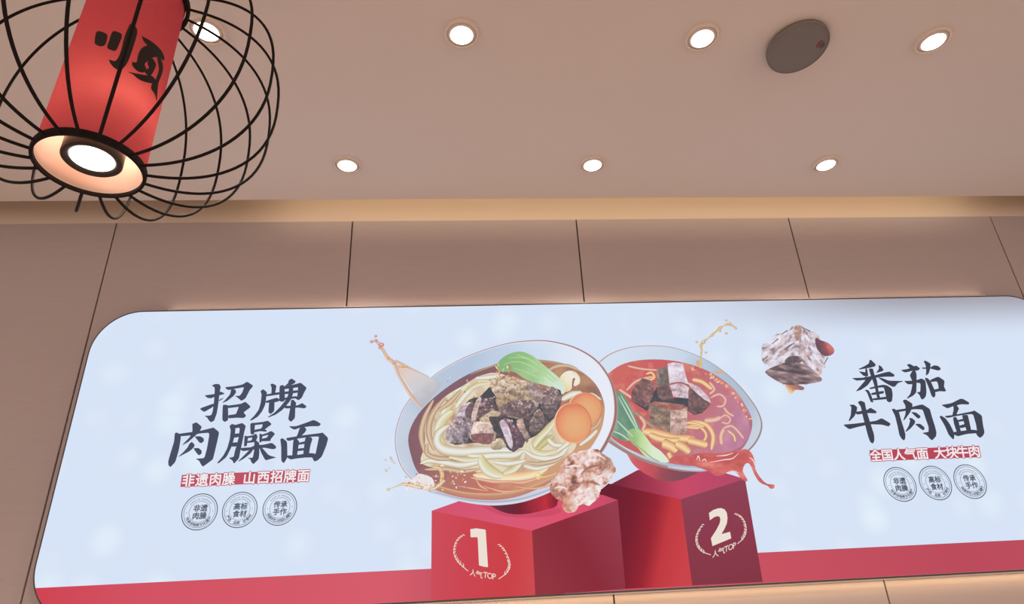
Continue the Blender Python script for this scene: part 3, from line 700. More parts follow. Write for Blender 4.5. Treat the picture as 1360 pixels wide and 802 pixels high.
# noodle bed
def noodlebed(x, y):
    n = fbm(x, y, 16, 4, 0.45, 0.9)
    return ramp((n - .5) * 1.6 + .5, [(0, (186, 140, 108)), (0.28, (212, 182, 146)), (0.55, (228, 214, 186)), (0.8, (228, 214, 172)), (1, (240, 238, 232))])
W1.fill(b1([(250, 480), (252, 400), (285, 330), (340, 280), (400, 245), (470, 205), (560, 200), (700, 300), (780, 330), (830, 330), (850, 470), (800, 530), (720, 575), (640, 600), (520, 600), (430, 580), (300, 570), (235, 545)]), noodlebed, 1.6, 4)
CRE = [(-1, (190, 160, 122)), (-0.6, (222, 212, 186)), (-0.1, (236, 238, 236)), (0.4, (228, 224, 200)), (1, (186, 154, 116))]
CRD = [(-1, (170, 120, 92)), (-0.4, (206, 172, 132)), (0.2, (224, 200, 160)), (1, (160, 108, 88))]
YEL = [(-1, (190, 164, 108)), (-0.5, (216, 204, 150)), (0, (224, 216, 168)), (0.5, (236, 236, 222)), (1, (196, 176, 130))]
for pts, w, pr in [([(285, 300), (250, 370), (236, 440), (250, 510)], [3, 7, 8, 4], CRD), ([(330, 290), (280, 360), (266, 430), (288, 500)], [4, 7, 8, 5], CRD),
                   ([(430, 236), (370, 292), (330, 350), (318, 400)], [5, 10, 12, 8], YEL), ([(470, 225), (410, 280), (372, 330)], [4, 8, 6], CRE),
                   ([(360, 345), (318, 385), (304, 440), (330, 490)], [8, 13, 14, 8], YEL),
                   ([(345, 400), (305, 430), (298, 470), (330, 498), (400, 506), (470, 500), (560, 500), (640, 506)], [5, 10, 12, 14, 13, 13, 12, 9], CRE),
                   ([(232, 552), (270, 540), (330, 548), (390, 558), (450, 548), (500, 530)], [3, 7, 8.5, 8.5, 8, 5], CRE),
                   ([(420, 520), (470, 524), (530, 520), (600, 518), (645, 500)], [5, 9, 10, 10, 6], CRE),
                   ([(440, 596), (500, 600), (560, 606), (640, 600), (700, 584), (740, 560)], [5, 13, 15, 13, 10, 4], [(-1, (224, 150, 100)), (-0.3, (240, 206, 150)), (0.3, (246, 232, 196)), (1, (226, 200, 150))]),
                   ([(560, 590), (600, 574), (626, 545), (640, 505)], [6, 9, 8, 5], YEL), ([(640, 560), (690, 572), (740, 560)], [4, 6, 3], CRE),
                   ([(470, 515), (478, 548), (500, 576), (530, 592), (560, 600)], [6, 14, 17, 14, 6], YEL),
                   ([(640, 500), (680, 524), (730, 532), (780, 522), (815, 485)], [4, 7, 9, 8, 5], CRE), ([(672, 490), (700, 450), (736, 415), (770, 372)], [7, 10, 9, 6], YEL),
                   ([(690, 500), (720, 470), (760, 440)], [6, 9, 6], [(-1, (176, 160, 90)), (0, (214, 204, 138)), (1, (180, 164, 100))]), ([(668, 470), (680, 500), (720, 512), (770, 500)], [3, 8, 8, 4], YEL), ([(735, 455), (760, 478), (800, 480)], 7, CRE),
                   ([(735, 185), (770, 168), (815, 166), (855, 182)], [3, 5, 4.5, 3], [(-1, (170, 120, 90)), (0, (222, 196, 166)), (1, (176, 124, 90))]),
                   ([(870, 280), (910, 278), (945, 300)], [2, 4, 2], CRE), ([(790, 300), (830, 280), (870, 272)], [6, 10, 5], CRE), ([(860, 480), (900, 450), (930, 420)], [4, 6, 4], CRE), ([(900, 420), (930, 400), (945, 370)], [3, 4, 2], CRD)]:
    W1.stroke(b1(pts), w, pr, taper=0.08)
for pts, w, pr in [([(262, 470), (258, 510), (300, 530), (360, 532)], [4, 6, 7, 4], CRD), ([(250, 575), (330, 572), (400, 582), (470, 572)], [3, 6, 6, 3], CRD), ([(345, 525), (410, 536), (470, 532)], [3, 7, 4], YEL),
                   ([(520, 545), (580, 552), (650, 540)], [4, 8, 4], CRE), ([(640, 545), (700, 552), (765, 540), (800, 520)], [3, 6, 6, 3], CRD), ([(770, 505), (815, 470), (848, 430)], [4, 8, 4], CRE),
                   ([(395, 260), (350, 310), (300, 345)], [3, 7, 3], CRD), ([(450, 215), (500, 212), (545, 205)], [4, 7, 4], CRE), ([(420, 262), (460, 240), (500, 235)], [3, 6, 3], YEL), ([(560, 620), (640, 625), (720, 600)], [2, 6, 2], [(-1, (206, 120, 88)), (0, (232, 186, 140)), (1, (208, 124, 90))]),
                   ([(430, 606), (520, 622), (600, 622)], [2, 5, 2], [(-1, (206, 120, 88)), (0, (236, 200, 160)), (1, (208, 124, 90))])]:
    W1.stroke(b1(pts), w, pr, taper=0.1)
# mushroom curl
def z700(l): return zz(700, 445, 7.292, l)
W1.fill(z700([(310, 430), (350, 370), (410, 345), (470, 360), (510, 410), (505, 470), (460, 495), (440, 470), (430, 520), (390, 550), (330, 540), (320, 480)]), grad(z700([(340, 520)])[0], z700([(500, 380)])[0], [(0, (228, 206, 136)), (0.4, (238, 228, 196)), (0.8, (244, 236, 220)), (1, (226, 206, 176))], 0.3, 8), 1.3, 3)
W1.stroke(z700([(440, 500), (445, 460), (452, 430), (465, 425)]), [1.6, 2.4, 3, 2], [(-1, (130, 86, 60)), (1, (150, 106, 76))])
# green leaf
leafc = grad(b1([(560, 150)])[0], b1([(800, 270)])[0], [(0, (128, 176, 108)), (0.3, (146, 190, 118)), (0.5, (164, 202, 138)), (0.7, (196, 222, 180)), (0.9, (212, 230, 208)), (1, (220, 226, 196))], 0.35, 12)
W1.fill(b1([(535, 165), (550, 140), (585, 118), (630, 110), (680, 130), (730, 172), (780, 215), (805, 255), (790, 278), (740, 248), (680, 232), (640, 215), (600, 190), (560, 190), (540, 186)]), leafc, 1.4, 4)
for pts in ([(560, 160), (620, 150), (690, 180), (760, 230)], [(580, 135), (640, 135), (700, 165), (770, 225)], [(600, 175), (660, 195), (720, 225)], [(610, 122), (660, 140), (720, 180)]):
    W1.stroke(b1(pts), [0.4, 1.4, 2.2, 1.6], [(-1, (150, 204, 120)), (0, (190, 224, 160)), (1, (146, 198, 114))])
# meat pile
W1.fill(b1([(425, 300), (470, 285), (530, 240), (690, 255), (785, 262), (775, 350), (730, 400), (690, 440), (650, 460), (600, 506), (545, 470), (440, 470), (350, 470), (380, 360)]), meat((34, 24, 26), (58, 42, 40), (120, 86, 70), 6), 1.4, 3)
def chunk(pts, f, step=0.9, sm=6, rough=2.2):
    q = np.asarray(pts); lo_, hi_ = q.min(0), q.max(0)
    def g(x, y):
        u = (x - lo_[0]) / (hi_[0] - lo_[0]); v = (y - lo_[1]) / (hi_[1] - lo_[1])
        c = f(x, y) * np.clip(1.22 - 0.16 * u - 0.34 * v, .5, 1.3)[:, None]
        w = np.clip((fbm(x + 9, y + 57, 2.6, 3) - .60) * 6, 0, .75)[:, None] * np.clip(1.2 - v, .2, 1)[:, None]
        return c * (1 - w) + np.array((240, 228, 222)) * w
    W1.fill(pts, g, step, sm, rough)
TAN = meat((112, 84, 60), (180, 152, 118), (236, 218, 196), 5)
chunk(b1([(505, 235), (560, 205), (620, 215), (680, 245), (700, 285), (690, 335), (655, 365), (600, 372), (548, 345), (530, 290)]), TAN)
chunk(z590([(530, 90), (600, 30), (700, 5), (830, 10), (870, 60), (840, 140), (740, 180), (640, 160), (560, 150)]), meat((66, 44, 44), (112, 78, 76), (150, 114, 104), 5))
W1.fill(z590([(520, -60), (600, -40), (700, -20), (830, -10), (860, 10), (700, 14), (600, 35), (540, 80), (500, 30)]), meat((120, 86, 60), (178, 146, 108), (222, 196, 162), 3.5), 1.1, 3)
chunk(z590([(300, 210), (320, 80), (360, 10), (420, -20), (480, 20), (490, 100), (420, 150), (340, 210)]), meat((60, 34, 40), (98, 60, 64), (134, 96, 96), 6))
W1.fill(z590([(262, 200), (280, 90), (330, -20), (360, 0), (330, 90), (300, 220)]), meat((170, 130, 110), (220, 196, 186), (244, 232, 228), 4), 1.1, 3)
chunk(z590([(110, 180), (150, 90), (230, 30), (275, 50), (262, 150), (190, 200)]), meat((120, 84, 90), (184, 160, 170), (236, 228, 240), 5))
W1.fill(z590([(200, 130), (240, 50), (278, 45), (270, 140), (230, 190)]), meat((80, 46, 50), (112, 72, 74), (140, 100, 100), 5), 1.1, 3)
chunk(z590([(15, 390), (40, 280), (110, 200), (200, 180), (262, 200), (262, 330), (210, 425), (110, 425)]), meat((84, 62, 66), (150, 124, 128), (222, 206, 214), 4, 0.9, 0.4))
chunk(z590([(255, 350), (275, 240), (330, 215), (420, 180), (470, 280), (500, 340), (460, 430), (360, 430), (270, 400)]), meat((150, 112, 90), (216, 184, 166), (246, 232, 226), 5))
W1.fill(z590([(255, 350), (320, 335), (420, 330), (480, 350), (450, 435), (350, 430), (280, 405)]), meat((100, 54, 50), (136, 78, 74), (176, 124, 112), 5), 1.1, 3)
W1.fill(z590([(345, 190), (400, 150), (480, 110), (545, 130), (520, 170), (440, 170), (400, 230), (350, 215)]), meat((140, 110, 76), (196, 168, 132), (228, 208, 180), 3), 1.1, 3)
chunk(z590([(535, 230), (570, 195), (630, 200), (700, 280), (760, 380), (775, 440), (720, 480), (650, 490), (600, 400), (560, 310)]), meat((66, 34, 44), (106, 62, 72), (140, 98, 104), 5))
W1.fill(z590([(535, 230), (570, 200), (620, 260), (650, 350), (665, 440), (640, 480), (590, 380), (560, 300)]), meat((170, 140, 150), (214, 194, 206), (246, 238, 246), 4), 1.1, 3)
chunk(z590([(700, 210), (750, 195), (790, 280), (825, 370), (800, 425), (770, 370), (720, 280)]), meat((120, 84, 72), (178, 142, 126), (216, 186, 170), 4))
chunk(z590([(820, 260), (860, 160), (910, 90), (960, 150), (960, 260), (900, 330), (850, 340)]), meat((74, 52, 50), (122, 94, 86), (170, 140, 124), 4.5))
chunk(z700([(60, 560), (30, 480), (110, 500), (170, 510), (260, 505), (320, 580), (310, 680), (240, 790), (160, 760), (120, 660)]), meat((70, 48, 50), (116, 84, 82), (166, 132, 122), 6))
W1.fill(z700([(0, 470), (60, 455), (130, 500), (150, 600), (110, 660), (50, 620), (10, 560)]), meat((110, 82, 74), (160, 130, 120), (216, 194, 184), 4), 1.1, 3)
chunk(z590([(450, 440), (500, 390), (550, 385), (590, 440), (560, 470), (510, 490), (470, 490)]), meat((150, 122, 86), (204, 182, 146), (232, 216, 190), 4))
rng = random.Random(11)
for k in range(60):
    x, y = rng.uniform(590, 690), rng.uniform(500, 560)
    W1.blob(x, y, rng.uniform(.5, 1.6), rng.uniform(.4, 1.0), rng.choice([(232, 214, 190), (206, 170, 130), (240, 230, 226), (150, 110, 84), (96, 66, 60)]), rng.random() * 3, 7)
for k in range(26):   # chopped garnish above the meat
    x, y = z59t([(rng.uniform(480, 760), rng.uniform(290, 450))])[0]
    W1.blob(x, y, rng.uniform(1, 3.2), rng.uniform(.5, 1.1), rng.choice([(230, 168, 84), (240, 200, 130), (206, 120, 70), (250, 226, 190), (186, 110, 70)]), rng.uniform(0.6, 2.2), 8)
# carrot slices
def carrot(cx, cy, rx_, ry_, rot):
    a = np.linspace(0, 2 * np.pi, 40, endpoint=False); c, s = math.cos(rot), math.sin(rot)
    E_ = lambda k, dx=0, dy=0: np.stack([cx + dx + k * (rx_ * np.cos(a) * c - ry_ * np.sin(a) * s), cy + dy + k * (rx_ * np.cos(a) * s + ry_ * np.sin(a) * c)], 1)
    W1.fill(E_(1.0), (206, 104, 52)); W1.fill(E_(0.985, -.8, .2), (242, 190, 140))
    W1.fill(E_(0.95, .3, -.2), lambda x, y: ramp(np.hypot((x - cx - 3), (y - cy - 3)) / rx_ * .9 + (fbm(x, y, 8) - .5) * .15, [(0, (230, 172, 110)), (0.5, (232, 162, 100)), (0.8, (230, 142, 84)), (1, (220, 116, 72))]), 1.5)
q = b1([(882, 335)])[0]; carrot(q[0], q[1], 22.5, 21.5, 0.3)
q = b1([(834, 392)])[0]; carrot(q[0], q[1], 24.5, 27.5, -0.2)
# oily shine and threads in the soup front
for pts, w in [([(600, 640), (680, 650), (760, 630), (820, 590)], 3), ([(480, 640), (560, 662), (640, 655)], 3), ([(450, 610), (470, 640), (500, 655)], 3), ([(380, 640), (440, 650), (500, 660)], 2)]:
    W1.stroke(b1(pts), [0.6, w, 0.6], [(-1, (206, 130, 96)), (0, (236, 192, 146)), (1, (214, 140, 100))])
W1.stroke(b1([(690, 600), (705, 606), (740, 600), (770, 588)]), [4, 2.4, 1.8, 1.4], [(-1, (210, 150, 96)), (0, (244, 214, 150)), (1, (216, 156, 100))])
q = b1([(697, 600)])[0]; W1.blob(q[0], q[1], 3.6, 5, (240, 204, 130)); W1.blob(q[0] - .8, q[1] - 1.4, 1.8, 2, (250, 236, 190))
# splash on the left: upper tongue
def z480(l): return zz(480, 435, 6.683, l)
W1.fill(z480([(310, 330), (400, 345), (600, 440), (720, 500), (560, 700), (540, 715), (440, 560), (340, 400)]), lambda x, y: ramp(lerp2(x, y, z480([(330, 350)])[0], z480([(620, 600)])[0]) + (fbm(x, y, 12) - .5) * .3, [(0, (226, 196, 178)), (0.35, (224, 206, 204)), (0.7, (206, 204, 206)), (1, (186, 184, 190))]), 1.6)
W1.stroke(z480([(190, 190), (230, 270), (290, 320), (330, 420), (400, 540), (460, 630), (530, 712)]), [3, 5, 5.5, 4.2, 4.6, 5, 2.4], [(-1, (186, 130, 110)), (-0.5, (226, 190, 160)), (0, (202, 150, 120)), (0.4, (240, 222, 196)), (1, (214, 170, 140))])
W1.stroke(z480([(300, 295), (360, 325), (450, 370), (530, 405), (600, 438)]), [3, 3.6, 2, 1.2, 1], [(-1, (196, 140, 110)), (0, (228, 196, 160)), (1, (206, 150, 130))])
W1.stroke(z480([(330, 345), (370, 350), (420, 350)]), [2, 2.6, 1], [(-1, (236, 196, 130)), (1, (196, 120, 90))])
W1.stroke(z480([(345, 350), (370, 410), (430, 500)]), [1.4, 1.6, .6], [(-1, (240, 220, 180)), (1, (214, 180, 150))])
W1.stroke(z480([(130, 115), (160, 150), (195, 205), (240, 265), (285, 310)]), [2.8, 4.4, 3.6, 3, 3], [(-1, (206, 130, 110)), (0, (236, 206, 160)), (1, (196, 120, 104))])
for x, y, r in [(128, 78, 2.0), (92, 127, 2.4), (128, 118, 2.6), (180, 155, 3.4), (165, 180, 2.2), (240, 275, 1.8), (290, 318, 2)]:
    q = z480([(x, y)])[0]; W1.blob(q[0], q[1], r, r * .85, (206, 128, 116)); W1.blob(q[0] - .3, q[1] - .3, r * .4, r * .4, (240, 196, 180))
# splash on the left: lower spray
def z500(l): return zz(500, 540, 5.725, l)
W1.fill(z500([(200, 590), (260, 560), (300, 530), (330, 510), (420, 540), (440, 600), (400, 640), (330, 625), (260, 620)]), lambda x, y: ramp(fbm(x, y, 7), [(0, (226, 200, 178)), (0.5, (238, 232, 230)), (1, (226, 230, 240))]), 1.4, 3)
W1.stroke(z500([(85, 632), (150, 608), (210, 588), (270, 596), (340, 616), (420, 626), (470, 600), (520, 560)]), [1.2, 1.6, 4, 6, 4, 4, 5, 3], [(-1, (196, 150, 106)), (-0.3, (226, 196, 150)), (0.2, (244, 228, 200)), (1, (206, 160, 110))])
W1.stroke(z500([(430, 460), (480, 470), (500, 520), (490, 580)]), [2, 5, 6, 4], [(-1, (206, 160, 100)), (0, (240, 214, 160)), (1, (214, 160, 100))])
for k in range(70):
    if k < 34: x, y = rng.uniform(215, 520), rng.gauss(590, 22)
    elif k < 58: x, y = rng.uniform(560, 700), rng.uniform(480, 620)
    else: x, y = rng.uniform(430, 520), rng.uniform(440, 540)
    q = z500([(x, y)])[0]; r = rng.uniform(.7, 2.0)
    W1.blob(q[0], q[1], r, r * .6, rng.choice([(196, 140, 100), (226, 180, 130), (240, 214, 180), (250, 240, 226), (206, 130, 90)]), rng.random() * 3, 8)
for x, y, r in [(90, 630, 2.4), (75, 485, 2.2), (110, 390, 2.2), (118, 410, 2.0), (135, 428, 1.6), (70, 405, 1.6), (100, 468, 1.3), (197, 462, 1.4), (225, 535, 2)]:
    q = z500([(x, y)])[0]; W1.blob(q[0], q[1], r, r * .75, (206, 176, 146), .5); W1.blob(q[0] - .3, q[1] - .3, r * .5, r * .35, (236, 224, 206), .5)
W1.build(sheet)

# ---- flying pieces of meat
F1 = Print('printed_meat_chunk', 'printed pink braised meat chunk below the carrot slices', 0.09)
def z70(l): return zz(700, 540, 5.346, l)
ch = z70([(215, 480), (255, 400), (300, 350), (400, 312), (470, 300), (560, 350), (612, 400), (622, 460), (590, 520), (530, 580), (500, 650), (440, 700), (375, 700), (330, 752), (285, 758), (250, 722), (250, 670), (200, 645), (160, 600), (168, 530)])
def chunkcol(x, y):
    n = fbm(x, y, 11, 3, 0.7, 0.6) * .55 + fbm(x, y, 4.0, 3, 0.8, -0.7) * .45
    t = (n - .5) * 2.7 + .56 - np.clip(1 - np.hypot((x - 786) / 16, (y - 624) / 12), 0, 1) * .35
    c = ramp(t, [(0, (104, 62, 44)), (0.22, (170, 104, 76)), (0.42, (212, 150, 126)), (0.65, (232, 196, 184)), (0.85, (238, 214, 210)), (1, (248, 236, 232))])
    k = np.clip(1 - np.hypot((x - 750) / 17, (y - 668) / 22), 0, 1)[:, None] * .75
    c = c * (1 - k) + np.array((206, 126, 88)) * k
    k = np.clip(1 - np.hypot((x - 806) / 14, (y - 614) / 20), 0, 1)[:, None] * .6
    return c * (1 - k) + np.array((150, 106, 80)) * k
F1.fill(ch, chunkcol, 0.8, 6, 2.6)
for pts, w in [([(380, 480), (450, 430), (560, 410)], 4.5), ([(300, 590), (340, 560), (400, 540)], 4), ([(420, 530), (470, 540), (520, 560)], 4), ([(200, 620), (240, 640), (250, 670)], 3)]:
    F1.stroke(z70(pts), [0.5, w, 0.5], [(-1, (190, 120, 90)), (0, (140, 80, 58)), (1, (206, 150, 126))])
for pts in ([(440, 330), (500, 340), (560, 380)], [(270, 430), (340, 420), (400, 430)], [(440, 520), (500, 500), (560, 470)], [(320, 680), (360, 640), (420, 620)], [(190, 580), (240, 570), (290, 590)], [(400, 660), (440, 650), (470, 620)]):
    F1.stroke(z70(pts), [0.5, 3, 0.5], [(-1, (236, 204, 196)), (0, (250, 240, 240)), (1, (230, 190, 176))])
F1.build(sheet)
F2 = Print('printed_beef_cube', 'printed flying cube of braised beef', 0.09)
def z10(l): return zz(1000, 420, 7.29, l)
F2.fill(z10([(300, 650), (410, 640), (430, 665), (490, 692), (475, 718), (405, 715), (375, 752), (340, 742), (322, 700)]), grad(z10([(420, 660)])[0], z10([(350, 750)])[0], [(0, (150, 84, 74)), (0.5, (196, 120, 90)), (0.75, (230, 190, 120)), (1, (240, 216, 160))]), 1.2, 3)
cube = z10([(80, 285), (160, 240), (200, 185), (300, 150), (380, 105), (450, 90), (540, 140), (620, 180), (660, 250), (700, 330), (690, 420), (690, 500), (655, 560), (655, 620), (540, 655), (420, 662), (300, 662), (200, 612), (112, 540), (150, 500), (85, 430)])
def cubecol(x, y):
    k = np.clip((x - 1056) / 6, 0, 1)
    big = fbm(x, y, 9, 3); a = fbm(x, y, 3.2, 3, 0.35, -0.55); b = fbm(x, y, 2.8, 3, 0.5, 0.95); n = a * (1 - k) + b * k
    c = ramp((n - .5) * 1.7 + .62 + (big - .5) * .5, [(0, (120, 92, 92)), (0.22, (164, 138, 138)), (0.45, (204, 190, 198)), (0.7, (222, 216, 228)), (1, (238, 236, 246))])
    br = np.clip((fbm(x + 31, y, 7, 3) - .56) * 5 + k * .25, 0, .6)[:, None]
    return c * (1 - br) + c * br * np.array((0.94, 0.80, 0.74))
F2.fill(cube, cubecol, 0.75, 6, 2.6)
F2.fill(z10([(112, 540), (230, 478), (330, 445), (420, 455), (510, 470), (580, 530), (658, 600), (650, 634), (540, 655), (420, 664), (300, 662), (200, 612)]), lambda x, y: ramp((fbm(x, y, 3.2, 4, 0.22, 0.16) - .5) * 2.0 + .45, [(0, (70, 46, 48)), (0.4, (112, 82, 84)), (0.7, (146, 114, 112)), (1, (190, 160, 156))]), 0.9, 2)
F2.fill(z10([(300, 440), (340, 395), (400, 385), (460, 400), (465, 440), (420, 462), (350, 462)]), meat((66, 46, 48), (100, 74, 74), (196, 150, 130), 4), 1, 3)
F2.fill(z10([(600, 215), (650, 235), (720, 260), (770, 305), (782, 345), (750, 380), (690, 388), (640, 352), (605, 290)]), lambda x, y: ramp(lerp2(x, y, z10([(620, 340)])[0], z10([(740, 290)])[0]) + (fbm(x, y, 5) - .5) * .6, [(0, (66, 46, 60)), (0.4, (110, 50, 60)), (0.7, (150, 56, 58)), (1, (206, 110, 90))]), 1.0, 3)
F2.fill(z10([(400, 100), (450, 90), (465, 140), (430, 240), (400, 200)]), meat((130, 92, 76), (180, 140, 124), (220, 196, 186), 4), 1, 3)
for pts in ([(300, 330), (350, 290), (400, 260)], [(270, 180), (330, 140)], [(90, 430), (140, 390)], [(180, 270), (240, 220)], [(470, 110), (550, 150)], [(680, 470), (720, 400)]):
    F2.stroke(z10(pts), [0.6, 2.6, 0.6] if len(pts) > 2 else [1, 1.8], [(-1, (150, 120, 118)), (0, (84, 60, 62)), (1, (160, 130, 126))])
F2.build(sheet)

# ---- numbers, wreaths and lettering
CREAM = (236, 224, 212); CREAM2 = (232, 214, 200)
_fc = {}
def glyph(ch, bold=0.0):
    """outline of a letter; a bold one is the letter stacked on itself at small shifts"""
    k = (ch, bold)
    if k not in _fc:
        c = bpy.data.curves.new('g', 'FONT'); c.body = ch; c.resolution_u = 3
        o = bpy.data.objects.new('g', c); COL.objects.link(o)
        me = bpy.data.meshes.new_from_object(o.evaluated_get(bpy.context.evaluated_depsgraph_get()))
        v = np.array([tuple(q.co)[:2] for q in me.vertices]).reshape(-1, 2); f = [tuple(p.vertices) for p in me.polygons]
        bpy.data.objects.remove(o); bpy.data.curves.remove(c); bpy.data.meshes.remove(me)
        if bold:
            V, F = [], []
            for i in range(8):
                a = math.pi / 4 * i; F += [tuple(q + len(v) * i for q in t) for t in f]; V.append(v + bold * np.array([math.cos(a), math.sin(a)]))
            v, f = np.concatenate(V), F
        _fc[k] = (v, f)
    return _fc[k]

def text_px(P, s, pos, ex, ey, adv, col, bold=0.0):
    """letters set in photograph pixels: pos of the first baseline corner, ex/ey em vectors"""
    pos = np.array(pos, float); ex = np.array(ex, float); ey = np.array(ey, float)
    for i, ch in enumerate(s):
        if ch == ' ': pos = pos + ex * (adv[i] if hasattr(adv, '__len__') else adv); continue
        v, f = glyph(ch, bold)
        px = pos + v[:, :1] * ex + v[:, 1:] * ey
        P.add(plane(px), f, lin(col)); pos = pos + ex * (adv[i] if hasattr(adv, '__len__') else adv)

def z591(l): return zz(590, 690, 8.018, l)
def z905(l): return zz(905, 660, 8.018, l)
def wreath(P, pts, conv, side, col):
    px = catmull(conv(pts), 8, False)
    P.stroke(conv(pts), [0.7, 1.0, 1.0, 1.2, 1.0], [(-1, col), (1, col)])
    n = len(px); m = 13
    for k in range(m):
        i = int(n * 0.04 + (n * 0.80) * k / (m - 1)); i = min(i, n - 2)
        t = px[i] - px[i + 1]; t = t / np.linalg.norm(t); nn = np.array([-t[1], t[0]]) * side
        L = 2.6 + 3.2 * (k / m)
        for sg in (1.0, -0.35):
            a = px[i]; b = a + (t * 0.80 + nn * 0.62 * sg) * L * (1 if sg > 0 else 0.55); mid = (a + b) / 2 + nn * 0.5 * sg
            P.stroke([tuple(a), tuple(mid), tuple(b)], [0.4, 1.15, 0.25], [(-1, col), (1, col)], sub=2)
N1 = Print('printed_number_one', 'cream number one in a laurel wreath')
N1.fill(z591([(278, 102), (340, 93), (436, 106), (441, 112), (466, 502), (458, 506), (420, 500), (374, 488), (370, 482), (356, 192), (348, 186), (288, 189), (281, 184)]), CREAM)
wreath(N1, [(205, 160), (150, 200), (112, 270), (105, 360), (140, 440), (200, 500), (255, 548)], z591, 1, CREAM2)
wreath(N1, [(585, 262), (640, 320), (686, 420), (697, 500), (660, 570), (578, 632)], z591, -1, CREAM2)
text_px(N1, '人', z591([(270, 584)])[0], (8.2, 2.2), (0.7, -9.4), 1, CREAM2, 0.012)
text_px(N1, '气', z591([(330, 602)])[0], (9.8, 2.6), (0.7, -9.6), 1, CREAM2, 0.012)
text_px(N1, 'TOP', z591([(413, 614)])[0], (9.6, 1.8), (0.5, -11.0), [0.52, 0.72, 0.6], CREAM2, 0.01)
N1.build(sheet)
N2 = Print('printed_number_two', 'cream number two in a laurel wreath')
two = z905([(288, 170), (335, 138), (385, 121), (420, 119), (455, 133), (478, 170), (485, 225), (478, 282), (450, 345), (420, 395), (512, 370), (525, 440), (325, 522), (308, 440), (365, 352), (400, 285), (410, 240), (402, 212), (380, 203), (345, 214), (297, 248)])
N2.fill(two, CREAM)
wreath(N2, [(222, 290), (175, 360), (150, 440), (165, 520), (220, 582), (308, 615)], z905, 1, CREAM2)
wreath(N2, [(570, 175), (630, 210), (672, 280), (680, 370), (650, 440), (590, 498)], z905, -1, CREAM2)
text_px(N2, '人', z905([(322, 642)])[0], (8.6, -2.4), (-0.4, -9.8), 1, CREAM2, 0.012)
text_px(N2, '气', z905([(384, 615)])[0], (9.6, -3.0), (-0.4, -9.8), 1, CREAM2, 0.012)
text_px(N2, 'TOP', z905([(452, 588)])[0], (8.6, -3.4), (0.0, -11), [0.54, 0.72, 0.6], CREAM2, 0.01)
N2.build(sheet)

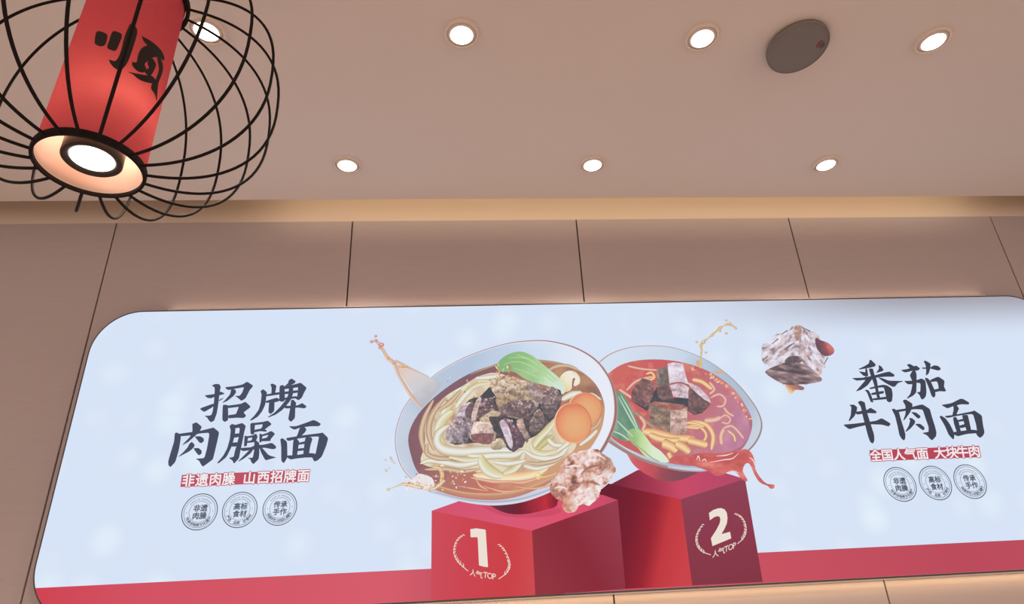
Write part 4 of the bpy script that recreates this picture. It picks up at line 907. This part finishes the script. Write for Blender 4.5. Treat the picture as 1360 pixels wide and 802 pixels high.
# ---- big brush titles
T1 = Print('printed_title', 'large dark brush title on the left half of the sheet')
C1 = (75, 79, 100)
A = 11.4625
TITLE1 = [(260, 498, A, [
    [(250, 165), (310, 140), (370, 145), (390, 185), (375, 260), (365, 340), (350, 470), (330, 590), (290, 700), (240, 725), (205, 690), (180, 650), (140, 625), (215, 622), (250, 610), (270, 540), (285, 430), (295, 300), (298, 210), (290, 190)],
    [(140, 315), (290, 295), (385, 255), (450, 285), (430, 300), (360, 315), (280, 345), (240, 360), (190, 355)],
    [(65, 515), (290, 435), (290, 475), (240, 510), (135, 570)], [(360, 385), (430, 350), (425, 365), (365, 405)],
    [(455, 190), (600, 175), (720, 150), (790, 105), (880, 165), (870, 190), (830, 235), (770, 355), (725, 390), (695, 395), (660, 360), (605, 325), (680, 320), (715, 270), (745, 190), (600, 215), (510, 235), (475, 220)],
    [(550, 215), (610, 225), (625, 265), (590, 320), (490, 400), (405, 435), (470, 370), (530, 300)],
    [(420, 455), (500, 460), (505, 690), (450, 720), (412, 690)],
    [(430, 460), (500, 470), (690, 445), (765, 410), (850, 490), (735, 575), (775, 620), (765, 640), (735, 660), (640, 655), (505, 665), (505, 615), (620, 600), (660, 500), (660, 490), (500, 510)]]),
  (330, 498, A, [
    [(190, 250), (230, 220), (290, 265), (280, 340), (262, 460), (215, 560), (150, 640), (50, 700), (30, 690), (100, 620), (165, 530), (195, 420), (208, 300)],
    [(340, 145), (375, 135), (435, 165), (410, 300), (355, 300), (360, 200)], [(280, 300), (410, 275), (480, 265), (490, 300), (360, 320), (280, 330)],
    [(270, 400), (400, 360), (440, 350), (475, 370), (480, 400), (420, 420), (270, 430)], [(320, 420), (405, 410), (400, 555), (345, 600), (310, 575)],
    [(480, 175), (520, 155), (560, 175), (560, 400), (510, 415), (475, 395)], [(620, 85), (665, 58), (730, 105), (700, 140), (620, 165), (550, 180), (610, 130)],
    [(550, 180), (700, 150), (800, 122), (850, 160), (770, 192), (550, 222)], [(770, 150), (800, 122), (895, 200), (850, 280), (820, 350), (770, 390), (720, 365), (750, 330), (760, 200)],
    [(625, 160), (690, 150), (685, 290), (660, 370), (610, 440), (520, 540), (420, 610), (310, 652), (305, 640), (400, 580), (490, 490), (570, 390), (615, 300)],
    [(550, 260), (760, 235), (760, 275), (550, 300)], [(540, 355), (620, 340), (740, 325), (760, 360), (680, 365), (560, 385)],
    [(540, 470), (640, 475), (760, 465), (825, 430), (895, 485), (860, 515), (760, 500), (600, 515), (560, 510)],
    [(655, 385), (690, 380), (735, 430), (720, 500), (715, 660), (655, 720), (610, 680), (640, 520)]]),
  (220, 558, A, [
    [(150, 205), (175, 190), (225, 210), (245, 260), (215, 450), (160, 640), (85, 718), (55, 690), (50, 630), (90, 490), (140, 330)],
    [(215, 210), (400, 185), (540, 165), (700, 125), (740, 115), (825, 185), (800, 310), (760, 480), (730, 600), (650, 660), (575, 712), (545, 670), (520, 620), (465, 590), (600, 580), (640, 430), (680, 195), (540, 205), (400, 235), (235, 250)],
    [(415, 60), (480, 35), (565, 105), (520, 190), (440, 260), (350, 340), (255, 390), (300, 340), (380, 260), (420, 170)],
    [(450, 250), (540, 248), (590, 280), (595, 320), (560, 352), (530, 350), (490, 300)],
    [(370, 365), (410, 330), (455, 380), (440, 420), (370, 480), (190, 572), (280, 490), (350, 410)],
    [(430, 430), (510, 425), (560, 465), (560, 510), (520, 540), (495, 520)]]),
  (285, 555, 11.4556, [
    [(235, 130), (270, 95), (330, 110), (320, 260), (270, 440), (190, 600), (70, 695), (45, 690), (140, 580), (200, 470), (240, 330), (255, 190)],
    [(270, 100), (330, 110), (430, 80), (485, 125), (460, 220), (430, 380), (395, 540), (380, 620), (305, 700), (280, 650), (225, 610), (300, 595), (320, 500), (350, 400), (375, 300), (395, 150), (270, 170)],
    [(310, 245), (400, 235), (395, 290), (290, 310)], [(240, 385), (360, 370), (340, 440), (230, 440)],
    [(550, 90), (600, 75), (625, 100), (610, 260), (555, 250)],
    [(560, 85), (740, 65), (820, 45), (880, 100), (770, 180), (800, 190), (800, 215), (700, 205), (610, 225), (610, 185), (720, 165), (745, 100), (610, 115)],
    [(465, 270), (520, 285), (500, 430), (455, 440)], [(470, 290), (600, 265), (640, 240), (665, 290), (635, 360), (600, 375), (500, 385), (505, 355), (570, 345), (585, 300), (500, 315)],
    [(690, 240), (740, 255), (725, 370), (690, 380)], [(700, 265), (800, 235), (870, 200), (930, 245), (860, 330), (860, 355), (720, 360), (725, 320), (800, 305), (830, 260), (730, 285)],
    [(405, 460), (560, 450), (620, 420), (760, 410), (880, 380), (945, 435), (940, 470), (890, 480), (760, 455), (640, 480), (440, 510), (410, 490)],
    [(615, 330), (690, 380), (690, 540), (680, 630), (600, 708), (570, 680), (550, 630), (505, 610), (590, 610), (610, 500)],
    [(540, 490), (600, 480), (560, 540), (460, 620), (375, 668), (370, 660), (450, 580)],
    [(690, 450), (740, 465), (830, 570), (950, 605), (890, 620), (790, 648), (770, 630), (715, 530)]]),
  (365, 552, A, [
    [(215, 165), (330, 165), (500, 105), (590, 70), (640, 85), (710, 130), (680, 165), (560, 165), (400, 185), (300, 220)],
    [(385, 190), (460, 175), (490, 215), (465, 260), (400, 320), (330, 340), (360, 270)],
    [(90, 360), (125, 345), (195, 400), (200, 640), (145, 730), (105, 690), (105, 480)],
    [(175, 345), (450, 300), (690, 270), (735, 260), (820, 345), (790, 460), (720, 630), (650, 690), (605, 700), (575, 640), (560, 575), (600, 575), (625, 590), (660, 420), (680, 320), (560, 325), (350, 355), (220, 390), (190, 375)],
    [(190, 610), (350, 600), (530, 570), (610, 580), (600, 640), (480, 640), (340, 655), (250, 672), (200, 645)],
    [(290, 360), (345, 355), (380, 400), (365, 480), (345, 620), (270, 620)], [(470, 330), (560, 330), (580, 360), (550, 450), (520, 620), (435, 620)],
    [(350, 420), (500, 385), (490, 430), (350, 450)], [(350, 505), (490, 490), (480, 530), (345, 545)]])]
TITLE2 = [(1125, 472, A, [
    [(325, 80), (350, 72), (425, 145), (410, 175), (330, 195), (170, 222), (160, 212), (260, 165), (320, 125)],
    [(160, 245), (280, 265), (270, 320), (240, 320)], [(265, 205), (290, 205), (310, 320), (260, 330)], [(465, 150), (510, 175), (545, 230), (520, 248), (425, 275), (470, 210)],
    [(55, 350), (230, 345), (420, 305), (560, 265), (630, 250), (710, 300), (700, 330), (560, 330), (420, 345), (250, 380), (130, 390)],
    [(315, 205), (380, 205), (400, 290), (440, 380), (465, 560), (490, 650), (440, 650), (410, 500), (380, 400), (340, 300)],
    [(250, 330), (340, 330), (380, 350), (300, 460), (200, 530), (115, 555), (180, 480), (260, 390)],
    [(450, 340), (520, 350), (620, 390), (835, 395), (830, 405), (760, 425), (715, 480), (680, 485), (560, 420)],
    [(250, 530), (310, 530), (350, 600), (390, 720), (345, 715), (320, 650), (290, 570)],
    [(320, 500), (430, 470), (540, 450), (600, 465), (665, 510), (680, 600), (670, 700), (630, 722), (590, 700), (575, 620), (545, 490), (440, 500), (340, 520)],
    [(350, 580), (450, 555), (545, 545), (545, 585), (360, 610)], [(370, 660), (600, 630), (600, 670), (380, 690)]]),
  (1185, 472, A, [
    [(110, 230), (230, 210), (300, 175), (350, 160), (410, 205), (380, 235), (290, 240), (180, 268)], [(205, 150), (245, 132), (310, 165), (340, 240), (290, 240), (240, 190)],
    [(460, 95), (490, 85), (570, 130), (560, 210), (540, 280), (495, 318), (500, 230), (490, 150)], [(430, 190), (560, 190), (620, 155), (680, 165), (722, 200), (715, 225), (680, 238), (560, 205), (450, 212)],
    [(290, 240), (340, 240), (355, 300), (355, 430), (350, 570), (300, 620), (210, 665), (205, 655), (260, 590), (285, 480), (290, 400), (250, 310)],
    [(160, 395), (290, 390), (360, 380), (430, 355), (490, 390), (505, 560), (495, 630), (450, 678), (420, 665), (400, 610), (355, 565), (410, 560), (415, 430), (350, 420), (280, 445), (220, 445)],
    [(475, 345), (520, 350), (570, 400), (640, 560), (640, 620), (615, 652), (580, 620), (540, 500)],
    [(560, 380), (660, 335), (690, 330), (780, 390), (770, 480), (805, 545), (780, 555), (700, 550), (640, 565), (620, 525), (690, 510), (680, 440), (660, 400), (570, 410)]]),
  (1112, 525, A, [
    [(165, 150), (240, 145), (290, 185), (280, 250), (250, 320), (170, 400), (158, 390), (190, 310), (200, 180)],
    [(260, 255), (340, 245), (440, 225), (490, 192), (585, 250), (575, 280), (450, 275), (280, 300)],
    [(70, 450), (250, 435), (480, 405), (580, 390), (660, 350), (800, 435), (770, 480), (660, 450), (480, 445), (280, 490), (165, 522)],
    [(295, 110), (340, 85), (405, 110), (420, 200), (480, 400), (545, 600), (550, 690), (530, 738), (490, 720), (460, 650), (420, 500), (370, 310), (345, 180)]]),
  (1175, 522, A, [
    [(90, 250), (125, 240), (200, 290), (230, 400), (280, 560), (300, 640), (295, 700), (275, 725), (240, 700), (205, 640), (180, 510), (140, 350)],
    [(150, 262), (300, 240), (420, 210), (510, 185), (560, 178), (670, 245), (700, 360), (745, 500), (770, 600), (765, 660), (705, 725), (670, 700), (630, 650), (550, 610), (650, 595), (650, 520), (600, 380), (560, 255), (430, 250), (300, 275), (190, 295)],
    [(255, 120), (300, 100), (405, 165), (405, 220), (370, 300), (290, 410), (262, 425), (300, 320), (300, 200)],
    [(380, 290), (460, 300), (525, 350), (525, 380), (490, 395), (450, 360)], [(350, 385), (400, 385), (450, 430), (440, 470), (380, 540), (310, 595), (300, 585), (350, 500), (370, 420)],
    [(440, 475), (520, 470), (585, 520), (590, 555), (565, 572), (520, 540)]]),
  (1240, 522, A, [
    [(95, 185), (250, 160), (390, 90), (430, 95), (525, 150), (515, 180), (400, 175), (280, 205), (190, 240)], [(280, 195), (330, 185), (370, 240), (340, 300), (330, 340), (265, 340), (285, 260)],
    [(70, 365), (95, 345), (170, 395), (230, 480), (300, 620), (290, 705), (270, 705), (210, 640), (150, 500)],
    [(140, 355), (300, 335), (560, 285), (600, 268), (715, 345), (730, 480), (755, 600), (735, 650), (690, 688), (650, 660), (620, 610), (640, 580), (625, 480), (580, 325), (480, 330), (300, 360), (190, 385)],
    [(280, 600), (330, 590), (560, 560), (640, 570), (640, 615), (500, 625), (430, 640), (350, 662), (300, 640)],
    [(275, 375), (320, 365), (360, 430), (400, 610), (340, 620), (290, 470)], [(410, 340), (500, 335), (520, 420), (555, 580), (490, 600), (450, 480)],
    [(330, 420), (430, 395), (440, 430), (345, 445)], [(370, 500), (470, 470), (480, 520), (390, 540)]])]
def soften(poly, k=0.18):
    """round the corners of a traced stroke a little"""
    P = np.asarray(poly, float); out = []
    for i in range(len(P)):
        a, b, c = P[i - 1], P[i], P[(i + 1) % len(P)]
        out += [tuple(b + (a - b) * k), tuple(b * 0.9 + (a + c) * 0.05), tuple(b + (c - b) * k)]
    return out
for ox, oy, s, polys in TITLE1:
    for q in polys: T1.fill(soften(zz(ox, oy, s, q)), C1)
T1.build(sheet)
T2 = Print('printed_title', 'large dark brush title on the right half of the sheet')
for ox, oy, s, polys in TITLE2:
    for q in polys: T2.fill(soften(zz(ox, oy, s, q)), (68, 70, 84))
T2.build(sheet)

# ---- red subtitle strips
def strip(name_label, corners, s, slots, red):
    """corners TL, TR, BR, BL in photograph pixels; slots = centre of each letter along the strip"""
    P = Print('printed_subtitle', name_label)
    TL, TR, BR_, BL = [np.array(c, float) for c in corners]
    def at(u, v): return (TL * (1 - u) + TR * u) * (1 - v) + (BL * (1 - u) + BR_ * u) * v
    P.fill([at(0, 0), at(1, 0), at(1, 1), at(0, 1)], red)
    du = 0.5 / max(1, len(s))
    for pas, (bold, col) in enumerate(((0.075, red), (0.022, (242, 236, 240)))):
        for ch, u in zip(s, slots):
            v, f = glyph(ch, bold)
            o = at(u, 0.5); ex = (at(u + 0.01, 0.5) - at(u - 0.01, 0.5)) / 0.02; ex = ex / np.linalg.norm(ex); ey = at(u, 0) - at(u, 1)
            em = np.linalg.norm(ey) * 1.10
            px = o + (v[:, :1] - 0.5) * ex * em * 0.98 + (v[:, 1:] - 0.36) * ey * 1.12
            P.add(plane(px), f, lin(col))
    P.build(sheet)
def z236(l): return zz(236, 612, 7.391, l)
strip('white lettering on a red strip under the left title', z236([(50, 140), (1302, 88), (1290, 205), (34, 258)]), '非遗肉臊山西招牌面', [0.056, 0.163, 0.268, 0.372, 0.533, 0.642, 0.747, 0.850, 0.955], (190, 84, 100))
def z114(l): return zz(1145, 588, 8.0, l)
strip('white lettering on a red strip under the right title', z114([(65, 82), (1228, 34), (1252, 155), (84, 200)]), '全国人气面大块牛肉', [0.050, 0.155, 0.262, 0.366, 0.475, 0.634, 0.741, 0.840, 0.945], (184, 74, 90))

# ---- round stamps: circles on the sheet
def stamp(label, left, right, up, down, body, ring, col):
    P = Print('printed_stamp', label)
    q = plane([left, right, up, down])
    c = q.mean(0); R = (np.linalg.norm(q[0] - q[1]) + np.linalg.norm(q[2] - q[3])) / 4
    col = np.array(col, float)
    def ringm(r, w, cc):
        a = np.linspace(0, 2 * np.pi, 64, endpoint=False)
        v = np.concatenate([c + np.stack([np.cos(a), np.sin(a)], 1) * (r - w / 2), c + np.stack([np.cos(a), np.sin(a)], 1) * (r + w / 2)])
        P.add(v, [(i, (i + 1) % 64, 64 + (i + 1) % 64, 64 + i) for i in range(64)], lin(cc))
    lt = col * 0.6 + np.array((220, 230, 245)) * 0.4
    ringm(R * 0.975, R * 0.05, col); ringm(R * 0.86, R * 0.035, lt); ringm(R * 0.58, R * 0.03, lt)
    em = R * 0.395
    for i, ch in enumerate(body):
        v, f = glyph(ch, 0.034)
        ox, oz = ((-0.97, 0.12), (0.04, 0.12), (-0.97, -0.92), (0.04, -0.92))[i]
        P.add(c + np.stack([(v[:, 0] + ox + v[:, 1] * 0.06) * em, (v[:, 1] + oz) * em], 1), f, lin(col))
    n = len(ring); span = math.radians(118)
    for i, ch in enumerate(ring):
        if ch == ' ': continue
        a = -math.pi / 2 - span / 2 + span * i / (n - 1)
        v, f = glyph(ch, 0.03); em2 = R * 0.20
        t = np.array([-math.sin(a), math.cos(a)]); u = np.array([-math.cos(a), -math.sin(a)])
        o = c + np.array([math.cos(a), math.sin(a)]) * R * 0.72
        P.add(o + ((v[:, :1] - 0.5) * t + (v[:, 1:] - 0.36) * u) * em2, f, lin(col))
    m = 26                                           # unreadably small letters along the top
    for i in range(m):
        if i in (8, 12): continue
        a = math.pi / 2 + span * 0.46 - span * 0.92 * i / (m - 1); w = R * 0.012; h = R * (0.07 if i % 3 else 0.09)
        t = np.array([math.sin(a), -math.cos(a)]); u = np.array([math.cos(a), math.sin(a)]); o = c + u * R * 0.70
        P.add(np.array([o - t * w - u * h / 2, o + t * w - u * h / 2, o + t * w + u * h / 2, o - t * w + u * h / 2]), [(0, 1, 2, 3)], lin(lt * 0.85))
    for a in (0.05, math.pi + 0.05):
        o = c + np.array([math.cos(a), math.sin(a)]) * R * 0.72; r = R * 0.035
        P.add(np.array([o + (r, 0), o + (0, r), o - (r, 0), o - (0, r)]), [(0, 1, 2, 3)], lin(lt))
    P.build(sheet)
STAMPS = [('非遗肉臊', '传承非物质文化遗产'), ('高标食材', '严选 品质 好食材'), ('传承手作', '传承手艺人的匠心精作')]
# extreme points of each stamp measured in the photograph (left, right, top, bottom)
for k, (bd_, rg_) in enumerate(STAMPS):
    cx, cy = [(266.2, 679.8), (319.5, 677.2), (372.6, 674.6)][k]
    w = [25.2, 24.6, 24.0][k]
    stamp(['printed stamp left of the other two under the left title', 'middle printed stamp under the left title', 'printed stamp nearest the bowl under the left title'][k],
          (cx - w, cy + 2.6), (cx + w, cy - 2.6), (cx + 5.5, cy - w * 0.93), (cx - 5.5, cy + w * 0.93), bd_, rg_, (96, 100, 112))
    cx, cy = [(1193.7, 643.4), (1240.2, 641.6), (1286.0, 639.8)][k]
    w = [22.4, 22.3, 22.3][k]
    stamp(['printed stamp nearest the blocks under the right title', 'middle printed stamp under the right title', 'printed stamp farthest right under the right title'][k],
          (cx - w, cy - 3.0), (cx + w, cy + 3.0), (cx - 5.5, cy - w), (cx + 5.5, cy + w), bd_, rg_, (88, 92, 104))

# LED strip along the top edge of the box, a faint halo on the panels above
tl = empty('top_light'); tl.parent = box; tl.location = (0, -0.022, BZ1 - BZ0 + 0.0115)
bm = bmesh.new(); add_box(bm, -2.1, 2.1, -0.006, 0.006, -0.006, 0.0, bevel=0.001)
from_bm('strip_profile', bm, M['trim'], tl)
l = bpy.data.lights.new('top_glow', 'AREA'); l.shape = 'RECTANGLE'; l.size = 4.2; l.size_y = 0.012
l.energy = 0.75; l.color = (1.0, 0.74, 0.52)
lo = bpy.data.objects.new('top_glow', l); COL.objects.link(lo); lo.parent = tl; lo.location = (0, 0, 0.003); lo.rotation_euler = (math.pi, 0, 0)
# LED strip tucked under the bottom edge of the box, washing the panels below
ul = empty('led_strip_under', (0, 0, 0)); ul.name = 'under_light'
ul.parent = box; ul.location = (0, -0.022, -0.006)
bm = bmesh.new(); add_box(bm, -2.1, 2.1, -0.006, 0.006, -0.006, 0.0, bevel=0.001)
from_bm('strip_profile', bm, M['trim'], ul)
l = bpy.data.lights.new('under_glow', 'AREA'); l.shape = 'RECTANGLE'; l.size = 4.2; l.size_y = 0.012
l.energy = UNDER_W; l.color = (1.0, 0.70, 0.36)
lo = bpy.data.objects.new('under_glow', l); COL.objects.link(lo); lo.parent = ul; lo.location = (0, 0, -0.008)
